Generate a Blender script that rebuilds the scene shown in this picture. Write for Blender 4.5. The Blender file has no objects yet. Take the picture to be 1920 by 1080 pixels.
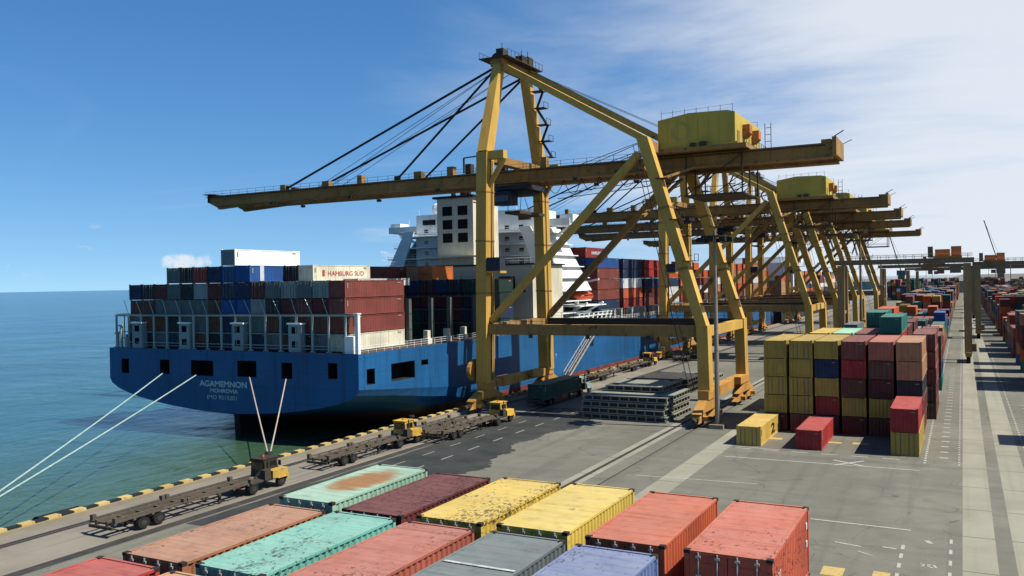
import bpy, math, random
from mathutils import Vector, Matrix
random.seed(7)
S = bpy.context.scene
COL = S.collection
K = 0.78            # the photograph shows everything about a fifth squatter than life; all heights carry this factor

# ------------------------------------------------------------------ camera, sky, sun, exposure
CAM_F, CAM_YAW, CAM_PITCH, CAM_ROLL, CAM_H = 1613.31, 0.482855, -0.0061986, -0.0185329, 17.021
cy_, sy_ = math.cos(CAM_YAW), math.sin(CAM_YAW)
fwd = Vector((-sy_*math.cos(CAM_PITCH), cy_*math.cos(CAM_PITCH), math.sin(CAM_PITCH)))
rgt = Vector((cy_, sy_, 0)); upv = rgt.cross(fwd)
r2 = math.cos(CAM_ROLL)*rgt + math.sin(CAM_ROLL)*upv
u2 = -math.sin(CAM_ROLL)*rgt + math.cos(CAM_ROLL)*upv
cam = bpy.data.cameras.new('camera'); camo = bpy.data.objects.new('camera', cam); COL.objects.link(camo)
m = Matrix.Identity(4)
for i in range(3): m[i][0] = r2[i]; m[i][1] = u2[i]; m[i][2] = -fwd[i]
m[2][3] = CAM_H
camo.matrix_world = m
cam.sensor_width = 36; cam.lens = 36*CAM_F/1920; cam.clip_start = .5; cam.clip_end = 90000
S.camera = camo
SUN = Vector((0.72, 0.11, 1.0)).normalized()
S.view_settings.view_transform = 'Standard'; S.view_settings.look = 'None'
S.view_settings.exposure = 0.66; S.view_settings.gamma = 1
w = bpy.data.worlds.new('World'); S.world = w; w.use_nodes = True
def pixdir(px, py): return fwd + r2*((px-960)/CAM_F) - u2*((py-540)/CAM_F)
PUFFS = [(*pixdir(345,489), .030, .010), (*pixdir(1660,424), .018, .006), (*pixdir(1893,384), .014, .012)]
def world():
    nt = w.node_tree; N = nt.nodes; L = nt.links
    bg = N['Background']; bg.inputs[1].default_value = .086
    sky = N.new('ShaderNodeTexSky'); sky.sky_type = 'NISHITA'; sky.sun_disc = False
    sky.sun_elevation = math.asin(SUN.z); sky.sun_rotation = math.atan2(SUN.x, SUN.y)
    sky.altitude = 0; sky.air_density = 1.0; sky.dust_density = 0.0; sky.ozone_density = 4.0
    tc = N.new('ShaderNodeTexCoord'); sep = N.new('ShaderNodeSeparateXYZ'); L.new(tc.outputs['Generated'], sep.inputs[0])
    def M(op, a, b=None, c=None, clamp=False):
        n = N.new('ShaderNodeMath'); n.operation = op; n.use_clamp = clamp
        for i, v in enumerate((a, b, c)):
            if v is None: continue
            if isinstance(v, (int, float)): n.inputs[i].default_value = v
            else: L.new(v, n.inputs[i])
        return n.outputs[0]
    def ramp(v, lo, hi):
        n = N.new('ShaderNodeMapRange'); n.interpolation_type = 'SMOOTHSTEP'; L.new(v, n.inputs[0])
        n.inputs[1].default_value = lo; n.inputs[2].default_value = hi; return n.outputs[0]
    z = M('MAXIMUM', sep.outputs[2], 0.0)
    cv = N.new('ShaderNodeCombineXYZ'); L.new(sep.outputs[0], cv.inputs[0]); L.new(sep.outputs[1], cv.inputs[1]); L.new(M('MULTIPLY_ADD', z, .9, .10), cv.inputs[2])
    vn = N.new('ShaderNodeVectorMath'); vn.operation = 'NORMALIZE'; L.new(cv.outputs[0], vn.inputs[0]); L.new(vn.outputs[0], sky.inputs[0])   # clear tropical air: no yellow horizon band
    zz = M('ADD', z, .12)
    cx = M('DIVIDE', sep.outputs[0], zz); cyy = M('DIVIDE', sep.outputs[1], zz)
    comb = N.new('ShaderNodeCombineXYZ'); L.new(cx, comb.inputs[0]); L.new(cyy, comb.inputs[1])
    mp = N.new('ShaderNodeMapping'); L.new(comb.outputs[0], mp.inputs[0])
    mp.inputs['Rotation'].default_value = (0, 0, .55); mp.inputs['Scale'].default_value = (.40, .66, 1)
    n1 = N.new('ShaderNodeTexNoise'); n1.inputs['Scale'].default_value = .9; n1.inputs['Detail'].default_value = 7
    n1.inputs['Roughness'].default_value = .58; n1.inputs['Distortion'].default_value = .7
    L.new(mp.outputs[0], n1.inputs[0])
    # thin high cloud thickens towards the landward horizon
    az = M('MULTIPLY_ADD', sep.outputs[0], .62, M('MULTIPLY', sep.outputs[1], .78))
    bank = M('MULTIPLY', ramp(az, .16, .95), M('SUBTRACT', 1.0, ramp(z, .36, .75)))
    cir = M('MULTIPLY', ramp(M('MULTIPLY_ADD', bank, .60, n1.outputs[0]), .60, 1.0), 1.0)
    # small fair-weather clouds low over the horizon
    mp2 = N.new('ShaderNodeMapping'); L.new(tc.outputs['Generated'], mp2.inputs[0]); mp2.inputs['Scale'].default_value = (1, 1, 2.6)
    mp2.inputs['Location'].default_value = (.17, .05, 0)
    n2 = N.new('ShaderNodeTexNoise'); n2.inputs['Scale'].default_value = 13; n2.inputs['Detail'].default_value = 7; n2.inputs['Roughness'].default_value = .6
    L.new(mp2.outputs[0], n2.inputs[0])
    low = M('MULTIPLY', ramp(z, .012, .028), M('SUBTRACT', 1.0, ramp(z, .03, .085)))
    cum = M('MULTIPLY', ramp(n2.outputs[0], .59, .70), low)
    def puff(dx, dy, dz, ra, rz):
        a = math.hypot(dx, dy); dx, dy = dx/a, dy/a; dz = dz/a
        hd = M('SQRT', M('ADD', M('MULTIPLY', sep.outputs[0], sep.outputs[0]), M('MULTIPLY', sep.outputs[1], sep.outputs[1])))
        u = M('DIVIDE', M('SUBTRACT', M('MULTIPLY', sep.outputs[0], dy), M('MULTIPLY', sep.outputs[1], dx)), hd)
        v = M('SUBTRACT', M('DIVIDE', sep.outputs[2], hd), dz)
        fr = M('ADD', M('MULTIPLY', sep.outputs[0], dx), M('MULTIPLY', sep.outputs[1], dy))
        r = M('ADD', M('POWER', M('DIVIDE', u, ra), 2.0), M('POWER', M('DIVIDE', M('ABSOLUTE', v), rz), 2.0))
        r = M('ADD', r, M('MULTIPLY', M('SUBTRACT', n3.outputs[0], .5), 3.4))
        return M('MULTIPLY', M('SUBTRACT', 1.0, ramp(r, .1, 1.0)), M('GREATER_THAN', fr, 0.0))
    n3 = N.new('ShaderNodeTexNoise'); n3.inputs['Scale'].default_value = 60; n3.inputs['Detail'].default_value = 6; n3.inputs['Roughness'].default_value = .6
    L.new(tc.outputs['Generated'], n3.inputs[0])
    for q in PUFFS: cum = M('MAXIMUM', cum, puff(*q))
    mask = M('MINIMUM', M('MAXIMUM', M('MULTIPLY', cir, .86), M('MULTIPLY', cum, .8)), 1.0)
    cc = N.new('ShaderNodeRGB'); cc.outputs[0].default_value = (6.2, 6.45, 6.8, 1)
    hs = N.new('ShaderNodeHueSaturation'); hs.inputs['Saturation'].default_value = 1.25; hs.inputs['Value'].default_value = 1.0
    L.new(sky.outputs[0], hs.inputs['Color'])
    mix = N.new('ShaderNodeMix'); mix.data_type = 'RGBA'; L.new(mask, mix.inputs[0]); L.new(hs.outputs[0], mix.inputs[6]); L.new(cc.outputs[0], mix.inputs[7])
    L.new(mix.outputs[2], bg.inputs[0])
world()
sl = bpy.data.lights.new('sun', 'SUN'); sl.energy = 5.0; sl.angle = math.radians(.53); sl.color = (1, .955, .87)
so = bpy.data.objects.new('sun', sl); COL.objects.link(so); so.rotation_euler = SUN.to_track_quat('Z', 'Y').to_euler()

# ------------------------------------------------------------------ helpers
def lin(c): return tuple((v/255/12.92 if v/255 <= .04045 else ((v/255+.055)/1.055)**2.4) for v in c)
class MB:
    def __init__(s): s.v = []; s.f = []; s.mi = []; s.cur = 0
    def face(s, pts):
        n = len(s.v); s.v += [tuple(p) for p in pts]; s.f.append(tuple(range(n, n+len(pts)))); s.mi.append(s.cur)
    def hexa(s, p):                                   # 8 points: bottom ring 0-3, top ring 4-7
        n = len(s.v); s.v += [tuple(q) for q in p]
        for f in ((3,2,1,0),(4,5,6,7),(0,1,5,4),(1,2,6,5),(2,3,7,6),(3,0,4,7)):
            s.f.append(tuple(n+i for i in f)); s.mi.append(s.cur)
        return s
    def box(s, x0, x1, y0, y1, z0, z1):
        s.hexa([(x0,y0,z0),(x1,y0,z0),(x1,y1,z0),(x0,y1,z0),(x0,y0,z1),(x1,y0,z1),(x1,y1,z1),(x0,y1,z1)]); return s
    def beam(s, p, q, a, b=None, up=(0,0,1), a2=None, b2=None):      # bar from p to q: a across, b along 'up'
        p = Vector(p); q = Vector(q); b = a if b is None else b; a2 = a if a2 is None else a2; b2 = b if b2 is None else b2
        d = (q-p).normalized(); u = Vector(up)
        if abs(d.dot(u)) > .98: u = Vector((0,1,0)) if abs(d.y) < .9 else Vector((1,0,0))
        sd = d.cross(u).normalized(); u = sd.cross(d).normalized()
        s.hexa([p-sd*a/2-u*b/2, p+sd*a/2-u*b/2, p+sd*a/2+u*b/2, p-sd*a/2+u*b/2,
                q-sd*a2/2-u*b2/2, q+sd*a2/2-u*b2/2, q+sd*a2/2+u*b2/2, q-sd*a2/2+u*b2/2]); return s
    def tube(s, p, q, r, n=6, r2=None, caps=True):
        p = Vector(p); q = Vector(q); d = (q-p).normalized(); r2 = r if r2 is None else r2
        u = Vector((0,0,1)) if abs(d.z) < .9 else Vector((1,0,0))
        a = d.cross(u).normalized(); b = d.cross(a).normalized(); k = len(s.v)
        for i in range(n):
            t = 2*math.pi*i/n; o = a*math.cos(t)+b*math.sin(t); s.v.append(tuple(p+o*r)); s.v.append(tuple(q+o*r2))
        for i in range(n):
            j = (i+1) % n; s.f.append((k+2*i, k+2*i+1, k+2*j+1, k+2*j)); s.mi.append(s.cur)
        if caps:
            s.f.append(tuple(k+2*i for i in range(n))); s.f.append(tuple(k+2*i+1 for i in reversed(range(n)))); s.mi += [s.cur]*2
        return s
    def poly(s, pts, z0, z1):                          # vertical prism over an xy outline
        n = len(pts); k = len(s.v)
        s.v += [(x,y,z0) for x,y in pts]+[(x,y,z1) for x,y in pts]
        s.f.append(tuple(k+i for i in reversed(range(n)))); s.f.append(tuple(k+n+i for i in range(n))); s.mi += [s.cur]*2
        for i in range(n):
            j = (i+1) % n; s.f.append((k+i, k+j, k+n+j, k+n+i)); s.mi.append(s.cur)
        return s
    def mesh(s, name, mats, zk=K):
        me = bpy.data.meshes.new(name); me.from_pydata([(x,y,z*zk) for x,y,z in s.v], [], s.f)
        for mm in (mats if isinstance(mats, (list, tuple)) else [mats]): me.materials.append(mm)
        if any(s.mi): me.polygons.foreach_set('material_index', s.mi)
        me.validate(); me.update(); return me
    def build(s, name, mats, parent=None, loc=(0,0,0)):
        return link(name, s.mesh(name, mats), parent, loc)
def link(name, me, parent=None, loc=(0,0,0)):
    o = bpy.data.objects.new(name, me); COL.objects.link(o)
    if parent is not None: o.parent = parent; o.location = loc
    else: o.location = (loc[0], loc[1], loc[2]*K)
    return o
def tag(o, label, cat, group=None):
    o['label'] = label; o['category'] = cat
    if group: o['group'] = group
    return o
def struct(o, label=None):
    o['kind'] = 'structure'
    if label: o['label'] = label
    return o
def thing(name, label, cat, loc, group=None, rz=0):
    o = bpy.data.objects.new(name, None); COL.objects.link(o); o.location = (loc[0], loc[1], loc[2]*K); o.rotation_euler.z = rz
    o.empty_display_size = .5
    return tag(o, label, cat, group)
def copy_tree(o, parent=None):
    c = o.copy(); COL.objects.link(c); c.parent = parent
    for ch in list(o.children): copy_tree(ch, c)
    return c
ORD = ['first','second','third','fourth','fifth','sixth','seventh','eighth','ninth','tenth','eleventh','twelfth','thirteenth','fourteenth','fifteenth','sixteenth','seventeenth','eighteenth']
TIER = ['bottom','second','third','fourth','fifth','sixth']

# ------------------------------------------------------------------ materials
class NT:
    def __init__(s, name):
        s.m = bpy.data.materials.new(name); s.m.use_nodes = True; s.n = s.m.node_tree.nodes; s.l = s.m.node_tree.links
        s.b = s.n['Principled BSDF']; s.tc = s.n.new('ShaderNodeTexCoord')
        s.oi = s.n.new('ShaderNodeObjectInfo')
    def co(s, scale=(1,1,1), rnd=True):
        mp = s.n.new('ShaderNodeMapping'); s.l.new(s.tc.outputs['Object'], mp.inputs[0]); mp.inputs['Scale'].default_value = scale
        if rnd:
            mu = s.n.new('ShaderNodeMath'); mu.operation = 'MULTIPLY'; mu.inputs[1].default_value = 97.
            s.l.new(s.oi.outputs['Random'], mu.inputs[0])
            cb = s.n.new('ShaderNodeCombineXYZ')
            for i in range(3): s.l.new(mu.outputs[0], cb.inputs[i])
            s.l.new(cb.outputs[0], mp.inputs['Location'])
        return mp.outputs[0]
    def noise(s, co, sc, det=4, rough=.55, dist=0):
        n = s.n.new('ShaderNodeTexNoise'); s.l.new(co, n.inputs[0]); n.inputs['Scale'].default_value = sc
        n.inputs['Detail'].default_value = det; n.inputs['Roughness'].default_value = rough; n.inputs['Distortion'].default_value = dist
        return n.outputs[0]
    def ramp(s, v, lo, hi, a=0., b=1.):
        n = s.n.new('ShaderNodeMapRange'); n.interpolation_type = 'SMOOTHSTEP'; s.l.new(v, n.inputs[0])
        for i, x in enumerate((lo, hi, a, b)): n.inputs[i+1].default_value = x
        return n.outputs[0]
    def math(s, op, a, b=None):
        n = s.n.new('ShaderNodeMath'); n.operation = op
        for i, v in enumerate((a, b)):
            if v is None: continue
            if isinstance(v, (int, float)): n.inputs[i].default_value = v
            else: s.l.new(v, n.inputs[i])
        return n.outputs[0]
    def mix(s, f, a, b, mode='MIX'):
        n = s.n.new('ShaderNodeMix'); n.data_type = 'RGBA'; n.blend_type = mode
        for i, v in ((0, f), (6, a), (7, b)):
            if isinstance(v, (int, float)): n.inputs[i].default_value = v
            elif isinstance(v, tuple): n.inputs[i].default_value = (*v[:3], 1)
            else: s.l.new(v, n.inputs[i])
        return n.outputs[2]
    def sep(s):
        n = s.n.new('ShaderNodeSeparateXYZ'); s.l.new(s.tc.outputs['Object'], n.inputs[0]); return n.outputs
    def bump(s, h, strength=.3, dist=.02):
        n = s.n.new('ShaderNodeBump'); s.l.new(h, n.inputs['Height']); n.inputs['Strength'].default_value = strength; n.inputs['Distance'].default_value = dist
        s.l.new(n.outputs[0], s.b.inputs['Normal'])
    def out(s, col, rough=.6, metal=0., spec=.4, alb=.64):
        if isinstance(col, tuple): col = tuple(v*alb for v in col[:3])
        else: col = s.mix(1., col, (alb, alb, alb), 'MULTIPLY')
        if isinstance(col, tuple): s.b.inputs['Base Color'].default_value = (*col[:3], 1)
        else: s.l.new(col, s.b.inputs['Base Color'])
        if isinstance(rough, (int, float)): s.b.inputs['Roughness'].default_value = rough
        else: s.l.new(rough, s.b.inputs['Roughness'])
        s.b.inputs['Metallic'].default_value = metal; s.b.inputs['Specular IOR Level'].default_value = spec
        return s.m
RUST = (.105, .042, .018)
_pc = {}
def paint(rgb, rust=.25, dirt=.3, rough=.55, sc=1., spots=0., patch=None, name=None, dust=0., var=.1, alb=.64):
    key = (rgb, rust, dirt, rough, sc, spots, patch, dust, alb)
    if key in _pc: return _pc[key]
    t = NT(name or 'paint_%d_%d_%d' % rgb); c = lin(rgb)
    co = t.co()
    big = t.noise(co, .35*sc, 3, .5)
    col = t.mix(t.ramp(big, .3, .7), tuple(v*(1-var*1.6) for v in c), tuple(min(1, v*(1+var)+.004) for v in c))
    if dust:
        g = t.n.new('ShaderNodeNewGeometry'); sp = t.n.new('ShaderNodeSeparateXYZ'); t.l.new(g.outputs['Normal'], sp.inputs[0])
        pale = tuple(v*.62+.26*s for v, s in zip(c, (1, .92, .76)))
        f = t.math('MULTIPLY', t.ramp(sp.outputs[2], .6, .95), t.ramp(t.noise(co, 1.1, 6, .6), .25, .7, dust*.55, dust))
        col = t.mix(f, col, pale)
    if dust:
        rb = t.noise(t.co((.22, 4.5, 1)), 1.3, 6, .62)
        col = t.mix(t.math('MULTIPLY', t.ramp(sp.outputs[2], .6, .95), t.ramp(rb, .5, .78, 0, .5)), col, tuple(v*.42+.02 for v in c))
    st = t.noise(t.co((1.6*sc, 1.6*sc, .16*sc)), 1.4, 5, .6)                       # vertical run-off
    col = t.mix(t.ramp(st, .48, .78, 0, dirt), col, tuple(v*.32+.008 for v in c))
    r = t.noise(co, 1.5*sc, 9, .68, .3)
    col = t.mix(t.ramp(r, .66-.16*rust, .76-.12*rust, 0, min(1., .45+rust)), col, RUST)
    if spots:
        sp2 = t.noise(t.co((1, .7, 1)), 8.5, 5, .62, .5)
        reg = t.noise(t.co((1,.5,1)), .42, 3)
        col = t.mix(t.ramp(t.math('ADD', sp2, t.math('MULTIPLY', reg, .62)), 1.0-.115*spots, 1.05-.10*spots, 0, .74), col, t.mix(t.noise(t.co(), 1.1, 2), (.018,.015,.013), (.075,.04,.024)))
    if patch:
        x0, y0, rx, ry, pc = patch
        o = t.sep()
        dx = t.math('POWER', t.math('DIVIDE', t.math('SUBTRACT', o[0], x0), rx), 2.)
        dy = t.math('POWER', t.math('DIVIDE', t.math('SUBTRACT', o[1], y0), ry), 2.)
        d = t.math('ADD', t.math('ADD', dx, dy), t.math('MULTIPLY', t.noise(t.co((.6, 3.2, 1), False), 1.2, 7, .65), 1.5))
        col = t.mix(t.ramp(d, 1.05, 1.75, .92, 0.), col, t.mix(t.noise(t.co((.7, 5, 1), False), 1.5, 5), tuple(v*.55 for v in pc), pc))
    fine = t.noise(co, 22*sc, 3)
    t.bump(fine, .12, .01)
    _pc[key] = t.out(col, t.ramp(r, .4, .7, rough, .9), 0., .4, alb); return _pc[key]
def plain(name, rgb, rough=.7, metal=0., var=.15, sc=1.):
    key = (name, rgb)
    if key in _pc: return _pc[key]
    t = NT(name); c = lin(rgb); n = t.noise(t.co(), 2.*sc, 6, .6)
    _pc[key] = t.out(t.mix(t.ramp(n, .3, .7), tuple(v*(1-var) for v in c), tuple(v*(1+var) for v in c)), rough, metal); return _pc[key]

def m_ground():
    t = NT('asphalt_yard'); co = t.co((1,1,1), False)
    a = t.noise(co, .045, 5, .6, .4); b = t.noise(co, .5, 6, .65); f = t.noise(co, 9., 5, .7)
    col = t.mix(t.ramp(a, .3, .7), (.155,.148,.112), (.25,.24,.184))
    v = t.n.new('ShaderNodeTexVoronoi'); v.distance = 'CHEBYCHEV'; t.l.new(t.co((.055,.04,1), False), v.inputs[0]); v.inputs['Scale'].default_value = 1.; v.inputs['Randomness'].default_value = .9
    col = t.mix(t.ramp(t.noise(v.outputs['Color'], 3., 0), .42, .62, 0, .38), col, (.125,.12,.098))                             # relaid patches
    col = t.mix(t.ramp(b, .35, .75, 0, .5), col, (.12,.115,.09))
    for scl, amt in (((.55,.018,1), .42), ((.02,.5,1), .34)):                                                             # wheel tracks, along and across
        tr = t.noise(t.co(scl, False), 1., 5, .6, .3); col = t.mix(t.ramp(tr, .5, .7, 0, amt), col, (.075,.072,.060))
    wr = t.noise(co, .06, 2); mp = t.n.new('ShaderNodeVectorMath'); mp.operation = 'MULTIPLY_ADD'; t.l.new(wr, mp.inputs[0]); mp.inputs[1].default_value = (26,8,0); t.l.new(t.tc.outputs['Object'], mp.inputs[2])
    m2 = t.n.new('ShaderNodeMapping'); t.l.new(mp.outputs[0], m2.inputs[0]); m2.inputs['Scale'].default_value = (1.9,.03,1)
    sk = t.noise(m2.outputs[0], 1., 3, .5); col = t.mix(t.ramp(sk, .66, .70, 0, .5), col, (.05,.048,.042))                      # curved skid marks
    v2 = t.n.new('ShaderNodeTexVoronoi'); v2.feature = 'DISTANCE_TO_EDGE'; t.l.new(mp.outputs[0], v2.inputs[0]); v2.inputs['Scale'].default_value = .11
    col = t.mix(t.math('MULTIPLY', t.ramp(v2.outputs[0], .0, .009, .7, 0), t.ramp(b, .42, .6)), col, (.045,.044,.04))           # cracks
    col = t.mix(t.ramp(f, .3, .75, 0, .35), col, (.31,.295,.225))
    sp = t.noise(co, .8, 4, .6); col = t.mix(t.ramp(sp, .69, .76, 0, .75), col, (.032,.031,.028))                               # oil
    t.bump(f, .35, .01); return t.out(col, .88, 0, .25)
def m_concrete(name, c0, c1, dark=.35, joint=0):
    t = NT(name); co = t.co((1,1,1), False)
    a = t.noise(co, .12, 6, .65, .3); f = t.noise(co, 7., 5, .7)
    col = t.mix(t.ramp(a, .3, .7), c0, c1)
    tr = t.noise(t.co((1.3, .02, 1), False), 1., 5, .6); col = t.mix(t.ramp(tr, .48, .72, 0, dark), col, tuple(v*.4 for v in c0))
    col = t.mix(t.ramp(f, .35, .8, 0, .25), col, tuple(v*.6 for v in c0))
    if joint:
        y = t.sep()[1]; fr = t.math('FRACT', t.math('DIVIDE', y, joint)); col = t.mix(t.ramp(t.math('ABSOLUTE', t.math('SUBTRACT', fr, .5)), .006, .012, .75, 0), col, tuple(v*.3 for v in c0))
    t.bump(f, .3, .01); return t.out(col, .85, 0, .25)
def m_dark_lane():
    t = NT('dark_ground_patch'); co = t.co((1,1,1), False); a = t.noise(co, .25, 6, .65); f = t.noise(co, 8, 5, .7)
    col = t.mix(t.ramp(a, .3, .7), (.034,.037,.034), (.058,.060,.053)); col = t.mix(t.ramp(f, .4, .8, 0, .3), col, (.08,.08,.072))
    t.bump(f, .3, .01); return t.out(col, t.ramp(a, .3, .7, .55, .85), 0, .3)
def m_mark(name, c):
    t = NT(name); co = t.co((1,1,1), False); f = t.noise(co, 3.5, 7, .7)
    col = t.mix(t.ramp(f, .5, .68, 0, .75), c, (.17,.165,.14)); return t.out(col, .8, 0, .3)
def m_sea():
    t = NT('sea_water'); o = t.sep(); co = t.co((1,1,1), False)
    dist = t.ramp(o[0], -330, -45)                                   # turbid shallows along the quay wall
    sw = t.noise(co, .012, 4, .6, .6)
    near = t.ramp(t.math('ADD', o[0], t.math('MULTIPLY', sw, 26.)), -98, -56)
    col = t.mix(dist, (.004,.052,.082), (.012,.070,.068)); col = t.mix(near, col, (.036,.070,.024))
    col = t.mix(t.ramp(t.noise(t.co((.6,.09,1), False), .02, 4), .45, .7, 0, .35), col, (.010,.045,.085))
    mp = t.co((1,.42,1), False)
    h1 = t.noise(mp, .55, 6, .62, .8); h2 = t.noise(t.co((.3,1,1), False), .09, 4, .5, .5)
    hh = t.math('ADD', h1, t.math('MULTIPLY', h2, 2.2))
    pt = t.noise(t.co((.5,.16,1), False), .05, 5, .6, .6); col = t.mix(t.ramp(pt, .5, .68, 0, .3), col, (.05,.10,.085))
    hh = t.math('MULTIPLY', hh, t.ramp(t.noise(co, .03, 3), .3, .7, .55, 1.25))
    t.bump(hh, .55, .6); t.b.inputs['IOR'].default_value = 1.33
    return t.out(col, .14, 0, .32, 1.)

M_GROUND = m_ground()
M_APRON = m_concrete('quay_concrete', (.23,.20,.155), (.33,.29,.225), .5)
M_STRIP = m_concrete('runway_concrete', (.31,.29,.215), (.40,.38,.285), .2, 7.4)
M_COPING = m_concrete('coping_concrete', (.30,.25,.16), (.40,.34,.22), .2)
M_DARK_LANE = m_dark_lane()
M_WHITE = m_mark('road_paint_white', (.50,.48,.41)); M_FADED = m_mark('road_paint_faded', (.34,.33,.29)); M_YEL = m_mark('road_paint_yellow', (.62,.44,.14))
M_SEA = m_sea()
STEEL = plain('bare_steel', (92,88,82), .5, .6); RUBBER = plain('rubber', (24,24,24), .85); DARK = plain('dark_steel', (38,38,36), .7, .2)
GLASS = NT('window_glass').out((.012,.016,.02), .08, 0, .6)
VOID = plain('unlit_interior', (16,17,19), .95)
ROPE_D = plain('steel_rope', (40,38,36), .6, .5)

# ------------------------------------------------------------------ the setting
def sheet(name, x0, x1, y0, y1, z, mat):
    b = MB(); b.face([(x0,y0,z),(x1,y0,z),(x1,y1,z),(x0,y1,z)]); return struct(b.build(name, mat))
g = MB(); g.face([(-60.2,-300,0),(30000,-300,0),(30000,60000,0),(-60.2,60000,0)]); struct(g.build('ground', M_GROUND))
g = MB(); g.face([(-60000,-3000,-2.5),(-60.0,-3000,-2.5),(-60.0,60000,-2.5),(-60000,60000,-2.5)]); struct(g.build('sea', M_SEA))
sheet('quay_apron', -59.5, -51.3, -120, 900, .006, M_APRON)
b = MB(); b.box(-60.6,-60.2,-120,900,-9,0); b.box(-60.6,-59.5,-120,900,.0,.28); qw = struct(b.build('quay_wall', M_COPING))
me_y = MB().box(-.34,.34,-.5,.5,0,.22).mesh('kerb_block', paint((214,184,112), .35, .7))
me_k = MB().box(-.3,.3,-.42,.42,0,.15).mesh('kerb_gap', plain('black_kerb_paint', (30,30,28)))
y = 24.; i = 0
while y < 210:
    o = link('kerb_block', me_y if i % 2 == 0 else me_k, qw); o.location = (-60.08, y, .282*K); y += 1.03; i += 1
# crane rails, runways for the yard gantries, patches
def rail(name, x, w=.16):
    b = MB(); b.box(x-.42,x-.09,-120,900,.0,.010); b.box(x+.09,x+.42,-120,900,.0,.010)
    o = struct(b.build(name, m_slot)); r = MB().box(x-.05,x+.05,-120,900,.0,.03); r.build('rail_head', STEEL, o); return o
m_slot = plain('rail_slot', (52,48,42), .9)
rail('seaward_crane_rail', -57.2); struct(MB().box(-27.26,-27.14,-120,900,.0,.03).build('landward_crane_rail', STEEL)); sheet('rail_gap', -29.75, -29.35, -120, 900, .006, m_slot)
sheet('rail_concrete', -30.45, -29.75, -120, 900, .006, M_STRIP); sheet('rail_concrete', -29.35, -28.75, -120, 900, .006, M_STRIP)
sheet('cable_trench', -51.3, -50.3, -120, 900, .006, plain('trench_cover', (60,58,52), .9, 0, .3, .4))
for x0, x1 in ((-23.2,-21.1), (-.25,1.6), (2.55,4.45), (26.2,28.0)):
    sheet('gantry_runway', x0, x1, -120, 900, .006, M_STRIP)
pts = []
random.seed(3)
yy = 44.
while yy < 106: pts.append((-50.0+random.uniform(-.25,.25), yy)); yy += 2.2
edge = []
yy = 106.
while yy > 44:
    edge.append((-40.6 + 1.1*math.sin(yy*.21) + .5*math.sin(yy*.83+1) + random.uniform(-.35,.35) - max(0, (yy-92)*.25), yy)); yy -= random.uniform(.2,.5)
b = MB(); b.face([(x,y,.011) for x,y in ([(p) for p in pts]+edge)][::-1]); struct(b.build('dark_ground_lane', M_DARK_LANE))  # darker ground sheet, ragged along its landward edge
sheet('container_block_paving', -20.9, -3.4, 86.9, 900, .005, m_concrete('block_paving', (.175,.16,.125), (.235,.215,.165), .35))
# painted markings
def mark(name, rects, mat, z=.016):
    root = bpy.data.objects.new(name, None); COL.objects.link(root); root['kind'] = 'structure'
    for (x0,x1,y0,y1) in rects:
        b = MB(); b.face([(x0,y0,z),(x1,y0,z),(x1,y1,z),(x0,y1,z)]); b.build('stripe', mat, root)
    return root
def bar(name, p, q, wd, mat, z=.018):
    p = Vector((*p,0)); q = Vector((*q,0)); d = (q-p).normalized(); s_ = Vector((-d.y,d.x,0))*wd/2
    b = MB(); b.face([(*(v.xy),z) for v in (p-s_,q-s_,q+s_,p+s_)]); return struct(b.build(name, mat))
bar('road_marking', (-20.5,82.3), (-3.55,82.6), .22, M_WHITE); bar('road_marking', (-25.5,71.4), (-15.3,72.2), .16, M_WHITE)
bar('road_marking', (-9.73,63.2), (-3.3,62.95), .22, M_WHITE); bar('road_marking', (-20.6,87.6),(-16.2,87.4), .18, M_WHITE)
bar('road_marking_cross', (-10.5,82.2), (-8.3,84.9), .3, M_WHITE, .022); bar('road_marking_cross', (-10.9,84.4), (-8.1,82.6), .3, M_WHITE, .026)
mark('block_edge_marking', [(-20.5+i*2.72, -19.0+i*2.72, 86.75, 86.97) for i in range(6)], M_WHITE)
mark('slot_marking', [(-18.3,-17.1,92.9,93.9), (-12.5,-11.2,92.9,93.7), (-10.2,-8.7,93.1,94.1), (-12.7,-11.5,99.2,99.9), (-10.3,-9.0,99.1,99.8)], M_YEL)
mark('slot_marking', [(-7.5,-6.3,51.6,53.2), (-4.8,-3.9,52.0,53.4)], M_YEL)
mark('road_dash_line', [(-3.66,-3.46,y,y+.95) for y in [47+1.9*i for i in range(7)]]+[(-3.4,-3.2,y,y+.6) for y in [85.8+1.15*i for i in range(170)]], M_WHITE)
mark('road_dash_line', [(-.98,-.80,y,y+.95) for y in [47+2.3*i for i in range(7)]]+[(-.62,-.45,y,y+.5) for y in [86+1.25*i for i in range(150)]], M_WHITE)
mark('road_ladder_marking', [(-2.15,-1.45,y,y+.42) for y in [88.9+2.95*i for i in range(30)]], M_WHITE)
mark('road_dash_line', [(4.95,5.13,y,y+.7) for y in [70+1.5*i for i in range(120)]], M_WHITE)
mark('block_edge_marking', [(6.2,7.6,y,y+.22) for y in [94+3.1*i for i in range(12)]], M_WHITE)
for (p,q,wd) in (((-7.5,58.3),(-5.9,57.9),.2),((-4.7,58.4),(-3.9,58.3),.2),((-6.0,56.9),(-5.1,56.3),.12),((-2.3,60.9),(-2.0,60.3),.3),((-2.45,55.9),(-1.75,55.3),.13),((-2.4,55.4),(-1.9,55.9),.13),((-1.75,55.9),(-1.6,55.4),.14)):
    bar('road_marking', p, q, wd, M_WHITE, .020)
mark('lane_dash_line', [(-45.1,-44.9,y,y+2.2) for y in [60+5.2*i for i in range(9)]]+[(-47.9,-47.75,y,y+2.2) for y in [61+5.2*i for i in range(9)]], M_FADED, .021)

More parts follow.
